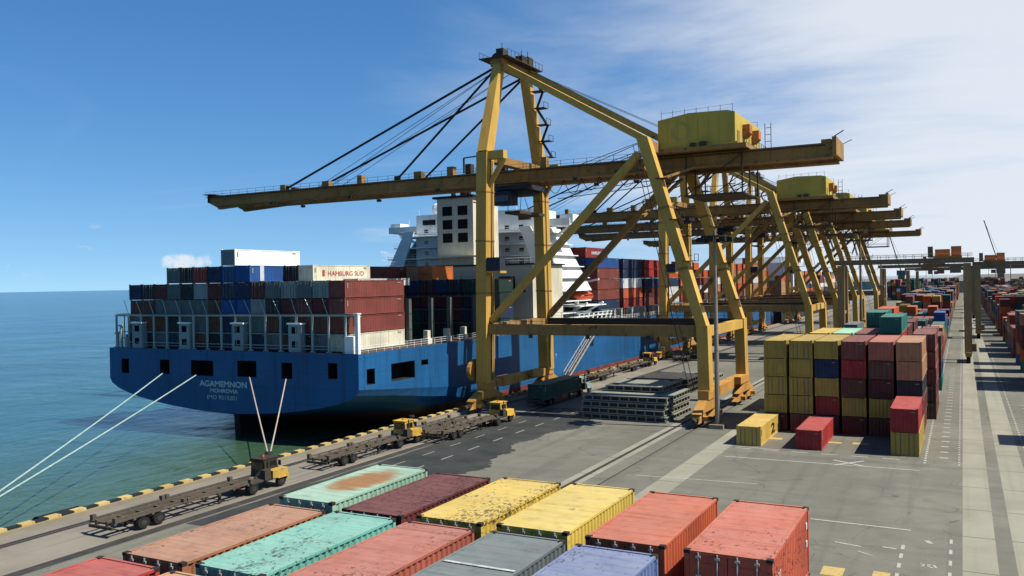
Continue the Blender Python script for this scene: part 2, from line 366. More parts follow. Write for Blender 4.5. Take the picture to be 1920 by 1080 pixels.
# ------------------------------------------------------------------ containers
def corr(b, p0, p1, nrm, z0, z1, pitch, depth):       # corrugated panel between two xy points, folded in along -nrm
    p0 = Vector((*p0,0)); p1 = Vector((*p1,0)); L = (p1-p0).length; d = (p1-p0)/L; n = max(2, round(L/pitch)); st = L/n
    nv = Vector((*nrm,0)); prof = []
    for i in range(n): prof += [(i*st,0),(i*st+st*.34,0),(i*st+st*.5,-depth),(i*st+st*.84,-depth)]
    prof.append((L,0)); k = len(b.v)
    for s_,o in prof:
        q = p0+d*s_+nv*o; b.v.append((q.x,q.y,z0)); b.v.append((q.x,q.y,z1))
    for i in range(len(prof)-1): b.f.append((k+2*i,k+2*i+2,k+2*i+3,k+2*i+1)); b.mi.append(b.cur)
def container_bm(L, HH, pitch, depth, roof=True, cast=True, door=False, bars=False):
    W = 2.44; x = W/2; y = L/2; b = MB(); p = .14; H = HH-(.085 if cast else 0)
    for sx in (-1,1):
        for sy in (-1,1): b.box(*sorted((sx*(x-p),sx*x)), *sorted((sy*(y-p),sy*y)), .0, H-.002)
    for sx in (-1,1):
        b.box(*sorted((sx*(x-.09),sx*(x-.003))), -y+p, y-p, H-.11, H-.006); b.box(*sorted((sx*(x-.09),sx*(x-.003))), -y+p, y-p, .02, .19)
    for sy in (-1,1):
        b.box(-x+p, x-p, *sorted((sy*(y-.09),sy*(y-.003))), H-.13, H-.006); b.box(-x+p, x-p, *sorted((sy*(y-.09),sy*(y-.003))), .02, .19)
    corr(b, (x-.02,-y+p), (x-.02,y-p), (1,0), .19, H-.11, pitch, depth)
    corr(b, (-x+.02,y-p), (-x+.02,-y+p), (-1,0), .19, H-.11, pitch, depth)
    corr(b, (x-p,y-.02), (-x+p,y-.02), (0,1), .19, H-.13, pitch, depth)
    if not door: corr(b, (-x+p,-y+.02), (x-p,-y+.02), (0,-1), .19, H-.13, pitch, depth)
    if roof:                                             # pressed roof sheets between plain end plates
        k = len(b.v); n = max(6, int((L-.7)/(pitch*1.9))); st = (L-.7)/n; prof = [(-y+.09,0),(-y+.35,0)]
        for i in range(n): a = -y+.35+i*st; prof += [(a+st*.18,0.0),(a+st*.3,.028),(a+st*.7,.028),(a+st*.82,0.0)]
        prof += [(y-.35,0),(y-.09,0)]
        for yy,o in prof: b.v.append((-x+.09,yy,H-.045+o)); b.v.append((x-.09,yy,H-.045+o))
        for i in range(len(prof)-1): b.f.append((k+2*i,k+2*i+1,k+2*i+3,k+2*i+2)); b.mi.append(b.cur)
    else: b.face([(-x+.09,-y+.09,H-.03),(x-.09,-y+.09,H-.03),(x-.09,y-.09,H-.03),(-x+.09,y-.09,H-.03)])
    b.face([(-x+.05,-y+.05,.1),(-x+.05,y-.05,.1),(x-.05,y-.05,.1),(x-.05,-y+.05,.1)])
    if cast:
        for sx in (-1,1):
            for sy in (-1,1):
                for z in (-.002, HH-.122): b.box(*sorted((sx*(x-.17),sx*(x+.006))), *sorted((sy*(y-.17),sy*(y+.006))), z, z+.122)
    return b
_cm = {}
def cmesh(L, H, lod):
    k = (L, H, lod)
    if k not in _cm:
        if lod == 0: bm = container_bm(L, H, .28, .045, True, False, True)
        else:
            bm = container_bm(L, H, .34, .05, True, True)
            x, y = 1.22, L/2
            if lod == 2:                                  # door end towards the viewer: leaves, bars, hinges
                for sx in (-1,1): bm.box(*sorted((sx*.015,sx*(x-.15))), -y-.002, -y+.018, .2, H-.22)
                bm.cur = 1
                for q in (-.8,-.36,.36,.8): bm.tube((q,-y-.035,.1),(q,-y-.035,H-.12),.03,5)
            bm.cur = 2                                     # plain marking plates
            bm.box(.55,.9,-y-.012,-y-.004,H-.5,H-.4); bm.box(x-.002,x+.004,y-1.5,y-.75,H-.6,H-.42); bm.box(x-.002,x+.004,-y+.4,-y+.62,H-1.3,H-.5)
            bm.cur = 0
        me = bm.mesh('shipping_container', [plain('primer', (90,90,90)), plain('door_bar', (122,120,112), .5, .3), plain('marking_plate', (150,146,134))] if lod else plain('primer', (90,90,90))); _cm[k] = me
    return _cm[k]
HID = []
PAL = dict(red=(156,50,36), maroon=(100,36,30), brown=(108,62,42), orange=(204,92,34), coral=(214,98,56), yellow=(226,186,84), olive=(190,158,66), navy=(26,48,82), blue=(30,84,150),
           grey=(104,114,114), lightgrey=(150,158,156), green=(26,78,62), teal=(28,120,104), turquoise=(110,208,184), mint=(168,222,184), white=(232,232,226), cream=(240,232,204), tan=(184,132,92), pink=(188,110,86), darkgreen=(22,52,44), black=(36,38,42), steelblue=(128,146,190), crimson=(182,48,44), rosewood=(136,66,54))
NAME = dict(lightgrey='light grey', darkgreen='dark green', steelblue='faded blue', rosewood='dull red')
def cont(col, x0, y0, z0, L=12.19, H=2.59, lod=1, label=None, group=None, mat=None):
    if lod == 1 and (hash((round(x0*10), round(z0*10), round(y0))) % 5) < 2: lod = 2
    o = link('shipping_container', cmesh(L, H, lod)); o.location = (x0+1.22+(random.uniform(-.05,.05) if lod else 0), y0+L/2+(random.uniform(-.09,.09) if lod else 0), z0*K); o.rotation_euler.z = random.uniform(-.004,.004)
    o.material_slots[0].link = 'OBJECT'; o.material_slots[0].material = mat or paint(PAL[col], .24, .5, .6, 1., 0, None, None, .35)
    tag(o, label, 'container', group); return o
def text_mesh(s, name, mat, org, U, V, h, align='LEFT', parent=None, bold=0.0, sx=1.):
    c = bpy.data.curves.new(name, 'FONT'); c.body = s; c.size = 1; c.align_x = align; c.offset = bold
    o = bpy.data.objects.new(name, c); COL.objects.link(o)
    me = bpy.data.meshes.new_from_object(o.evaluated_get(bpy.context.evaluated_depsgraph_get()))
    bpy.data.objects.remove(o); bpy.data.curves.remove(c)
    U = Vector(U); V = Vector(V); org = Vector(org)
    for v in me.vertices:
        q = org + U*(v.co.x*h*1.4*sx) + V*(v.co.y*h*1.4); v.co = (q.x, q.y, q.z*K)
    me.materials.clear(); me.materials.append(mat)
    return link(name, me, parent)
T_WHITE = plain('lettering_white', (214,220,222), .6, 0, .12); T_BLACK = plain('lettering_black', (22,22,22)); T_RED = plain('lettering_red', (196,60,50)); T_NAVY = plain('lettering_navy', (20,30,60))
BAR_M = plain('galvanised_bar', (196,196,188), .45, .3); CAST = plain('worn_casting', (58,44,38), .75, .2)
# parts of the near containers: corner castings and door leaves with locking bars
def dress(o, L, H, mat, bars=BAR_M):
    x, y = 1.22, L/2
    me = MB().box(-.09,.09,-.09,.09,0,.125).mesh('corner_casting', CAST)
    for sx in (-1,1):
        for sy in (-1,1):
            for z in (-.002, H-.118):
                c = link('corner_casting', me, o); c.location = (sx*(x-.078), sy*(y-.078), z*K)
    for sx in (-1,1):
        b = MB(); x0, x1 = sorted((sx*.012, sx*(x-.145)))
        b.box(x0, x1, -y+.02, -y+.07, .2, H-.14)
        for k in range(4):                                # pressed panels of the leaf
            z0 = .3+k*(H-.6)/4; b.box(x0+.1, x1-.1, -y+.004, -y+.0195, z0, z0+(H-.6)/4-.12)
        d = b.build('door', mat, o)
        for q in (.25, .75):
            xx = x0+(x1-x0)*q; r = MB().tube((xx,-y-.03,.08),(xx,-y-.03,H-.05),.024,6)
            for z in (.2, H*.4, H*.7, H-.2): r.box(xx-.07,xx+.07,-y-.05,-y+.003,z-.04,z+.04)
            r.box(xx-.02,xx+.28*sx if sx > 0 else xx+.02,-y-.05,-y-.01,H*.36,H*.36+.05) if sx > 0 else r.box(xx-.28,xx+.02,-y-.05,-y-.01,H*.36,H*.36+.05)
            r.build('locking_bar', bars, d)
ZF = 12.04; HF = 2.9
def fg(col, x0, y0, label, **kw):
    mt = paint(PAL[col] if isinstance(col, str) else col, kw.pop('rust', .35), kw.pop('dirt', .35), .6, 1., kw.pop('spots', 0), kw.pop('patch', None), None, kw.pop('dust', .6))
    o = cont('grey', x0, y0, ZF-HF, 6.06, HF, 0, label, 'containers stacked in the foreground', mt); dress(o, 6.06, HF, mt); return o
o2 = fg((200,92,62), -7.09, 23.71, 'coral red container with its shaded end bared, rightmost of the near block', rust=.3, spots=.5)
fg((198,92,54), -10.11, 23.73, 'smooth orange container between the yellow pair and the rightmost coral one', rust=.22, dust=.55)
fg((226,196,88), -13.19, 23.8, 'clean pale yellow container beside the smooth orange one', rust=.12, dust=.6)
fg((222,188,78), -16.07, 23.6, 'yellow container with black specks along its roof edge by the maroon one', rust=.2, spots=.85, dust=.5)
fg((110,42,38), -18.95, 23.3, 'dark maroon container with blackened blotchy roof', rust=.3, spots=1.15, dust=.25)
fg((158,196,168), -22.18, 23.75, 'pale mint container with a large orange rust patch on its roof', rust=.2, dust=.5, patch=(.05,.4,1.15,2.3,(.46,.20,.055)))
fg((174,116,80), -21.75, 16.8, 'tan brown container below the rusty mint one, nearest the quay', rust=.35, spots=.4, dust=.6)
fg((118,188,168), -18.95, 16.95, 'turquoise container with dark spots all over its roof', rust=.15, spots=.95, dust=.6)
fg((182,98,76), -15.98, 16.95, 'faded pink ribbed container beside the turquoise one', rust=.25, spots=.35, dust=.55)
gy = fg((108,118,118), -12.93, 17.05, 'slate grey container with a pale stripe across its roof', rust=.1, dust=.35)
MB().box(-1.1,1.1,-.05,.07,HF-.012,HF-.002).build('roof_stripe', plain('roof_stripe_paint', (196,200,190), .7, 0, .3, 3), gy)
fg((104,124,168), -10.05, 16.9, 'faded blue container with stained roof in front of the orange pair', rust=.2, spots=.3, dust=.7)
fg((184,66,54), -22.07, 10.25, 'red ribbed container in the bottom left corner of the picture', rust=.2, dust=.4)
fg((206,150,104), -19.1, 10.25, 'sandy orange container just showing at the bottom edge beside the red one', rust=.2)
for (x0,y0) in ((-7.09,23.71),(-10.11,23.73),(-13.19,23.8),(-16.07,23.6),(-18.95,23.3),(-22.18,23.75),(-21.75,16.8),(-18.95,16.95),(-15.98,16.95),(-12.93,17.05),(-10.05,16.9),(-22.07,10.25),(-19.1,10.25)):
    h = (ZF-HF)/3
    for t in range(3): HID.append((random.choice(['red','brown','grey','blue','orange','tan']), x0, y0, t*h, 6.06, h))
me = MB()
for zz in (1.35, 2.1): me.box(1.20,1.226,2.5,2.68,zz,zz+.26)
me.build('marking_panel', T_WHITE, o2)
text_mesh('K 22', 'lettering', T_WHITE, (1.232,-2.75,1.9), (0,1,0), (0,0,1), .32, parent=o2)

# yard: first bay, six stacks of five
def yard(colnames, x0, y0, blk, L=12.19, H=2.59, lod=1, extra=''):
    for ci, tiers in enumerate(colnames):
        for t, c in enumerate(tiers):
            if not c: continue
            xs = 0 if ci < 6 else -1.85
            if y0 > 105 and t < len(tiers)-2 and ci < 5: HID.append((c, x0+ci*2.72, y0, t*H, L, H)); continue
            cont(c, x0+ci*2.72+xs, y0, t*H, L, H, lod, '%s container, %s tier of the %s stack from left, %s' % (NAME.get(c,c), TIER[t], ORD[ci], blk), 'yard containers')
yard([('maroon','olive','olive','olive','olive'), ('rosewood','olive','olive','olive','olive'), ('maroon','red','olive','navy','olive'),
      ('maroon','olive','brown','crimson','rosewood'), ('brown','olive','maroon','brown','pink'), ('brown','maroon','black','tan','tan')], -19.9, 98.4, 'the front yard row')
ys = cont('yellow', -20.74, 88.5, 0, 12.19, 2.59, 1, 'single yellow container on the ground in front of the yard stacks', None)
text_mesh('2', 'lettering', T_BLACK, (1.226,-.9,.55), (0,1,0), (0,0,1), 1.35, parent=ys, bold=.03, sx=2.2)
cont('crimson', -14.95, 88.45, 0, 12.19, 2.59, 1, 'single bright red container on the ground in front of the yard stacks')
cont('olive', -6.31, 88.6, 0, 12.19, 2.9, 1, 'yellow container on the ground under a red one by the road')
cont('crimson', -6.31, 88.6, 2.9, 12.19, 2.9, 1, 'red container on top of a yellow one by the road')
random.seed(11)
def rcol(pool): return random.choice(pool)
P1 = ['maroon','brown','red','rosewood','navy','green','olive','grey','tan','orange','teal','blue']
yard([('olive',)*4, ('teal','grey','brown','olive','yellow'), ('brown','red','navy','grey','mint'), ('maroon','red','olive','brown','rosewood'), ('red','brown','maroon','crimson','crimson','teal'), (None,), ('brown','maroon','rosewood','rosewood','rosewood')], -19.9, 112.5, 'the second yard row')
yard([(), ('olive','brown','olive'), ('navy','grey','brown','brown'), ('red','maroon','teal','brown','orange','teal'), ('brown','navy','orange','maroon','maroon'), ('crimson','white','tan','lightgrey')], -19.9, 126.6, 'the third yard row')
yard([('grey','brown','navy'), ('olive','olive','brown'), ('navy','brown','maroon','tan'), ('green','red','brown','coral','coral','coral'), ('blue','brown','red','blue','maroon'), ('grey','navy','yellow','lightgrey'), ('teal','navy','brown','brown')], -19.9, 141, 'the fourth yard row')
yard([('brown','maroon','navy'), ('red','brown'), ('maroon','brown','grey'), ('brown','navy','maroon','blue'), ('olive','grey','olive','lightgrey'), ('grey','brown','brown','rosewood')], -19.9, 155.5, 'the fifth yard row')
# block on the right, past the second runway
for (y0, L, nt) in ((98.9,6.06,4),(144,12.19,5),(157,6.06,5),(170.5,6.06,5),(184,6.06,5)):
    for ci in range(2):
        for t in range(nt):
            c = rcol(P1)
            if ci == 1 and t < nt-1: HID.append((c, 8.75+ci*2.72, y0, t*2.59, L, 2.59)); continue
            cont(c, 8.75+ci*2.72, y0, t*2.59, L, 2.59, 1, '%s container, %s tier, %s row right of the road, %s stack from the front' % (NAME.get(c,c), TIER[t], ORD[ci], ORD[[98.9,144,157,170.5,184].index(y0)]), 'containers right of the road')
# all that stands too far off to tell apart
def far_field():
    cols = ['maroon','brown','red','rosewood','navy','green','olive','grey','tan','orange','teal','blue','white','lightgrey']
    mats = [paint(PAL[c], .2, .35, .55, 1., 0, None, None, .35) for c in cols]
    b = MB(); random.seed(5)
    def stack(x, y, n, L=12.19):
        for t in range(n):
            b.cur = random.randrange(len(cols)-2 if random.random() < .9 else len(cols))
            b.box(x+.02, x+2.42, y+.02, y+L-.02, t*2.59+.02, (t+1)*2.59-.03)
    y = 171.
    while y < 620:
        for c in range(6):
            n = random.choice([1,2,3,3,4]) if y < 300 else random.choice([2,3,4,5,5])
            stack(-19.9+c*2.72, y, n)
        y += 14.2
    y = 200.
    while y < 620:
        for c in range(6):
            stack(8.75+c*2.72, y, random.choice([3,4,5,5]), random.choice([6.06, 12.19]))
        y += random.choice([14, 16, 21])
    for X in (34, 62, 92, 124):
        y = 240.
        while y < 720:
            for c in range(6): stack(X+c*2.72, y, random.choice([3,4,5,6]))
            y += 14.5
    for X in (-46, -20, 10, 40, 70, 100, 140):
        y = 640
        while y < 1000:
            for c in range(6): stack(X+c*2.9, y, random.choice([4,5,6,7]))
            y += 30
    o = b.build('distant_container_yard', mats); o['kind'] = 'stuff'; o['label'] = 'mass of stacked containers filling the far yard'; o['category'] = 'containers'
far_field()

# ------------------------------------------------------------------ ship
XC, Y0, HB = -83.5, 79.7, 21.5
def m_hull():
    t = NT('hull_blue'); o = t.sep(); co = t.co((1,1,1), False)
    c = lin((30,98,150)); a = t.noise(co, .09, 5, .6)
    col = t.mix(t.ramp(a, .3, .7), tuple(v*.78 for v in c), tuple(v*1.15 for v in c))
    st = t.noise(t.co((1.2,1.2,.08), False), .8, 6, .65); col = t.mix(t.ramp(st, .50, .72, 0, .6), col, tuple(v*.32+.003 for v in c))
    sc = t.noise(t.co((1,.06,1.6), False), .9, 6, .7); col = t.mix(t.ramp(sc, .60, .72, 0, .4), col, tuple(v*1.5+.03 for v in c))      # fender scrapes
    for ax, per in ((1, 8.2), (2, 1.9)):                                                                                      # plate seams
        fr = t.math('ABSOLUTE', t.math('SUBTRACT', t.math('FRACT', t.math('DIVIDE', o[ax], per)), .5))
        col = t.mix(t.ramp(fr, .0, .05/per*1.6, .42, 0), col, tuple(v*.45 for v in c))
    rs = t.math('MULTIPLY', t.ramp(t.noise(t.co((2.2,2.2,.10), False), .9, 5, .7), .60, .70), t.ramp(t.noise(co, .22, 3), .45, .6))
    col = t.mix(t.math('MULTIPLY', rs, .75), col, (.085,.042,.022))
    r = t.noise(co, .8, 8, .7); col = t.mix(t.ramp(r, .64, .72, 0, .7), col, (.05,.03,.03))
    edge = t.math('ADD', o[2], t.math('MULTIPLY', t.noise(co, .7, 5), .35))
    bt = t.mix(t.ramp(t.noise(co, .6, 6, .65), .35, .7), (.30,.070,.052), (.12,.044,.036))
    f = t.ramp(edge, 1.05*K, 1.12*K, 1, 0)
    col = t.mix(f, col, bt); t.bump(t.noise(t.co((1,.25,.5), False), .5, 3), .35, .10)
    return t.out(col, .48, 0, .35)
M_HULL = m_hull(); SW = paint((228,230,226), .10, .2, .5, .5, name='ship_white', alb=.84); SB = paint((212,206,180), .16, .3, .55, .5, name='ship_beige', alb=.78)
SG = paint((176,188,180), .2, .3, .6, .6, name='lashing_grey'); SDK = paint((84,60,48), .3, .4, .8, .5, name='deck_red_brown')
ship = thing('container_ship', 'long blue container ship moored at the quay, stern towards the viewer', 'ship', (XC, Y0, 0))
DZ = 11.6
def lerp(tab, y):
    for (a,b_),(c,d) in zip(tab, tab[1:]):
        if y <= c: return b_+(d-b_)*(y-a)/(c-a)
    return tab[-1][1]
def holes(b, u0, u1, z0, z1, rects, P, depth, rim=None):         # flat wall in (u,z) with real openings; P maps (u, z, inward) to a point
    us = sorted({u0,u1,*[r[0] for r in rects],*[r[1] for r in rects]}); zs = sorted({z0,z1,*[r[2] for r in rects],*[r[3] for r in rects]})
    for a,c in zip(us,us[1:]):
        for d,e in zip(zs,zs[1:]):
            if any(r[0] <= (a+c)/2 <= r[1] and r[2] <= (d+e)/2 <= r[3] for r in rects): continue
            b.face([P(a,d,0),P(c,d,0),P(c,e,0),P(a,e,0)])
    b.cur = 1
    for (a,c,d,e) in rects:
        for q in ([(a,d),(c,d)],[(c,d),(c,e)],[(c,e),(a,e)],[(a,e),(a,d)]):
            b.face([P(*q[0],0),P(*q[1],0),P(*q[1],depth),P(*q[0],depth)])
        b.face([P(a,d,depth),P(c,d,depth),P(c,e,depth),P(a,e,depth)])
    b.cur = 0
b = MB()
ST = [0,4,8,12,16,20,25,30,37,45,55,70,90,120,160,200,235,260,275,288,298,306,312,316]
ZT = [(0,6.3),(20,3.9),(32,1.0),(45,-1.5),(60,-5),(300,-5)]; ZK = [(0,1.4),(8,-1.0),(16,-4.5),(30,-8),(300,-8)]
def hb(y): return HB if y < 240 else HB*max(.02, 1-((y-240)/76.)**2.1)
def deckz(y): return DZ + max(0, (y-265)/50.)*3.5
NA = 9; rings = []
for y in ST:
    h = hb(y); zt = min(6.3, lerp(ZT,y)); zk = lerp(ZK,y); pw = 1.25 if y < 10 else 1.25-.85*min(1,(y-10)/30)
    half = [(h, deckz(y)), (h*(1 if y < 240 else .93), 6.4), (h*(1 if y < 240 else .9), zt)]
    for i in range(1, NA+1):
        a = math.pi/2*i/NA; half.append((h*(1 if y < 240 else .9)*max(0., math.cos(a))**pw if i < NA else 0, zt+(zk-zt)*math.sin(a)))
    rings.append((y, half))
for (ya,A),(yb,B) in zip(rings, rings[1:]):
    for i in range(len(A)-1):
        for s in (1,-1):
            if s == 1 and i == 0 and yb <= 16: continue
            q = [(s*A[i][0],ya,A[i][1]),(s*B[i][0],yb,B[i][1]),(s*B[i+1][0],yb,B[i+1][1]),(s*A[i+1][0],ya,A[i+1][1])]
            b.face(q if s == -1 else q[::-1])
cap = [(x,0,z) for x,z in rings[0][1][1:]]; cap = cap + [(-x,0,z) for x,z in reversed(rings[0][1][1:-1])]
for i in range(len(rings[0][1])-2):
    A = rings[0][1][i+1]; B = rings[0][1][i+2]
    b.face([(-A[0],0,A[1]),(-B[0],0,B[1]),(B[0],0,B[1]),(A[0],0,A[1])])
holes(b, -HB, HB, 6.4, DZ, [(x0-XC,x1-XC,z0,z1) for x0,x1,z0,z1 in ((-102.6,-101.1,7.2,9.75),(-95,-93.2,7.4,9.8),(-89.2,-85.2,7.35,9.9),(-81,-77.8,7.5,10.1),(-73.7,-72,7.5,10),(-66.5,-65.1,7.8,10.2))],
      lambda u,z,d: (u, d, z), 2.2)
holes(b, 0, 16, 6.4, DZ, [(1.5,3.1,6.8,9.2),(6.4,11.5,6.65,9.45),(13.0,14.6,8.4,9.3)], lambda u,z,d: (HB-d, u, z), 2.0)
hull = b.build('hull', [M_HULL, VOID], ship)
b = MB(); dk = [(hb(y)*.998, y) for y in ST]
b.face([(x,y,DZ-.02) for x,y in dk]+[(-x,y,DZ-.02) for x,y in reversed(dk)]); b.build('deck', SDK, ship)
M_KEEL = plain('antifouling_black', (26,22,22))
b = MB(); b.hexa([(-.5,2.6,-9),(.5,2.6,-9),(.5,8.5,-9),(-.5,8.5,-9),(-.5,2.2,1.2),(.5,2.2,1.2),(.5,8,1.2),(-.5,8,1.2)]); b.build('rudder', M_KEEL, ship)
b = MB(); b.hexa([(-1,9,-9),(1,9,-9),(5,34,-9),(-5,34,-9),(-1,6,0.5),(1,6,.5),(9,34,-2),(-9,34,-2)]); b.build('skeg', M_KEEL, ship)
text_mesh('AGAMEMNON', 'ship_name', T_WHITE, (-83.5-XC,-.03,5.72), (1,0,0), (0,0,1), .92, 'CENTER', ship, .035, .98)
text_mesh('MONROVIA', 'home_port', T_WHITE, (-83.4-XC,-.03,4.75), (1,0,0), (0,0,1), .62, 'CENTER', ship, .03, 1.05)
text_mesh('IMO 9315201', 'registration_number', T_WHITE, (-83.7-XC,-.03,3.62), (1,0,0), (0,0,1), .68, 'CENTER', ship, .008, 1.0)
for yy, zz in ((86.5,7.3),):
    pass
text_mesh('T', 'load_mark', T_WHITE, (HB+.03,54,5.2), (0,1,0), (0,0,1), .8, parent=ship); text_mesh('I', 'load_mark', T_WHITE, (HB+.03,95,8.0), (0,1,0), (0,0,1), 1.0, parent=ship)
# lashing bridge at the stern: posts, rails, pedestals with round openings
pm = MB().box(-.11,.11,-.1,.1,0,5.75).box(-.42,.42,-.05,.05,0,.18).mesh('lashing_post', SG)
lx = -20.9; i = 0
while lx < 20.0:
    if i % 4 not in (1,) or True:
        o = link('lashing_post', pm, ship); o.location = (lx, .75, DZ*K)
    lx += 2.5; i += 1
MB().box(-21.2,20.6,.68,.82,DZ+5.62,DZ+5.82).box(-21.2,20.6,.7,.8,DZ+.95,DZ+1.05).box(-21.2,20.6,.7,.8,DZ+.5,DZ+.56).build('lashing_rail', SG, ship)
MB().box(-21.2,20.6,1.2,1.9,DZ+2.7,DZ+2.82).box(-21.2,20.6,1.2,1.9,DZ+5.5,DZ+5.6).build('lashing_walkway', SG, ship)
for px in (-16.4,-7.3,2.2,11.6):
    b = MB(); rr = [(px-.55,px+.35,DZ+.75,DZ+1.75),(px-.55,px+.35,DZ+2.9,DZ+3.95)]
    holes(b, px-1.05, px+.85, DZ, DZ+4.3, rr, lambda u,z,d: (u, .5+d, z), .5); b.box(px-1.04,px+.84,.505,1.9,DZ+.01,DZ+4.28) if False else None
    b.box(px-1.05,px-.9,.51,1.8,DZ,DZ+4.3); b.box(px+.7,px+.85,.51,1.8,DZ,DZ+4.3)
    p_ = b.build('lashing_pedestal', [paint((158,170,170), .25, .4, .6, .6), VOID], ship)
    MB().box(px-1.2,px+1.0,.35,1.9,DZ+4.31,DZ+4.55).build('ledge', SW, p_)
random.seed(4)
for i in range(15):
    x = -18.6+i*2.5+random.uniform(-.1,.1); dx = random.choice((-1.1,-1.3,-.9))
    MB().tube((x,1.0,DZ+5.7),(x+dx,1.12,DZ+8.3),.045,5).build('lashing_rod', BAR_M, ship)
thin = MB().box(-.05,.05,-.05,.05,0,5.6).mesh('lashing_stanchion', paint((120,128,120), .3, .4))
for i in range(33):
    o = link('lashing_stanchion', thin, ship); o.location = (-20.3+i*1.25, 1.55, DZ*K)
for i in range(16): MB().box(-20.6+i*2.5,-19.2+i*2.5,1.95,2.35,DZ+.1,DZ+(1.3 if i%3 else 2.2)).build('lashing_bin', paint((84,84,74), .5, .5), ship)
for k,(x,h) in enumerate(((-20.4,2.4),(-19.6,3.8),(-18.7,1.6))): MB().tube((x,.5,DZ),(x,.5,DZ+h),.22,8).box(x-.4,x+.4,.3,.7,DZ+h,DZ+h+.3).build('mooring_fitting', SG, ship)
MB().box(-21.2,20.6,1.0,2.3,DZ+5.84,DZ+5.95).build('added_shade_roof', paint((92,100,92), .35, .4), ship)  # added slab above the walkway, put there to darken the containers behind
b = MB().box(21.0,21.45,.1,.55,DZ,DZ+5.9).box(20.8,21.5,.0,.7,DZ+5.9,DZ+6.1); b.build('corner_post', SW, ship)
MB().box(19.3,20.5,.3,1.1,DZ,DZ+2.6).build('deck_locker', SW, ship)
b = MB()
y = .5
while y < 240: b.tube((21.35,y,DZ),(21.35,y,DZ+1.1),.03,4,caps=False); y += 1.6
for z in (.4,.75,1.1): b.tube((21.35,.5,DZ+z),(21.35,240,DZ+z),.025,4)
b.build('side_railing', SW, ship)
me = MB().box(-.5,.5,-.5,.5,0,.9).box(-.35,.35,-.35,.35,.9,2.3).mesh('deck_ventilator', SB)
for yy in (17,22,26.5,52,57): o = link('deck_ventilator', me, ship); o.location = (19.8,yy,DZ*K)
b = MB()
for yy in (13.8,19.2,24.0,31.2): b.box(18.6,19.2,yy,yy+.6,DZ,DZ+7.8); b.box(-19.2,-18.6,yy,yy+.6,DZ,DZ+7.8)
for z in (2.6,5.2,7.7): b.box(-19.2,19.2,13.9,14.3,DZ+z,DZ+z+.15); b.box(-19.2,19.2,31.3,31.7,DZ+z,DZ+z+.15)
b.build('lashing_bridge', paint((92,100,92), .35, .4), ship)
# engine casing and deckhouse
CY = 128-Y0
def lx_(X): return X-XC
b = MB(); b.box(lx_(-92),lx_(-63.2),CY,CY+12,DZ,25.6); dh = b.build('deckhouse', SB, ship)
MB().box(lx_(-92.4),lx_(-62.8),CY-.4,CY+12.4,25.62,25.95).build('roof_edge', DARK, dh)
for (x0,x1,z0,z1) in ((-69.5,-66.5,19.6,23.2),(-65.4,-64.6,19.8,20.9),(-73,-72,19.8,20.9)):
    MB().box(lx_(x0),lx_(x1),CY-.06,CY-.004,z0,z1).build('window', GLASS, dh)
b = MB()
xx = lx_(-92)
while xx < lx_(-63): b.tube((xx,CY-.3,25.95),(xx,CY-.3,27.1),.03,4); xx += 1.1
for z in (26.5,27.1): b.tube((lx_(-92),CY-.3,z),(lx_(-63.2),CY-.3,z),.03,4)
b.build('railing', SW, dh)
fx0, fx1 = lx_(-81.7), lx_(-74.4)
b = MB(); holes(b, fx0, fx1, 25.96, 40.9, [(fx0+1.1+j*3.1, fx0+3.1+j*3.1, z, z+2.1) for j in (0,1) for z in (31.0,34.0,37.0)], lambda u,z,d: (u, CY+d, z), .35)
b.face([(fx1,CY,25.96),(fx1,CY+9,25.96),(fx1,CY+9,40.9),(fx1,CY,40.9)]); b.face([(fx0,CY,25.96),(fx0,CY,40.9),(fx0,CY+9,40.9),(fx0,CY+9,25.96)])
b.face([(fx0,CY+9,25.96),(fx0,CY+9,40.9),(fx1,CY+9,40.9),(fx1,CY+9,25.96)])
ca = b.build('funnel_casing', [SB, VOID], ship)
MB().box(fx0-.7,fx1+.35,CY-.4,CY+9.3,40.92,41.4).build('casing_top', DARK, ca)
b = MB()
for z in (39.6,40.2): b.box(fx1+.004,fx1+.03,CY+.1,CY+8.9,z,z+.28)
b.build('funnel_band', paint((150,40,36), .2), ca)
for j,z in [(j,z) for j in (0,1) for z in (31.0,34.0,37.0)]:
    b = MB()
    for s_ in range(7): b.box(fx0+1.12+j*3.1, fx0+3.08+j*3.1, CY+.12, CY+.2, z+.08+s_*.29, z+.2+s_*.29)
    b.build('louvre', DARK, ca)
for q,(ex,ey,eh) in enumerate(((1.6,3,2.2),(3.2,3.4,2.8),(4.8,3,2.4),(2.4,5.6,2.0),(5.4,5.8,2.6))): MB().tube((fx0+ex,CY+ey,41.4),(fx0+ex,CY+ey,41.4+eh),.42,10).build('exhaust_pipe', DARK, ca)
MB().box(fx0-2.5,fx1+2.5,CY-2.2,CY-.1,27.6,27.9).build('casing_platform', SB, ca)
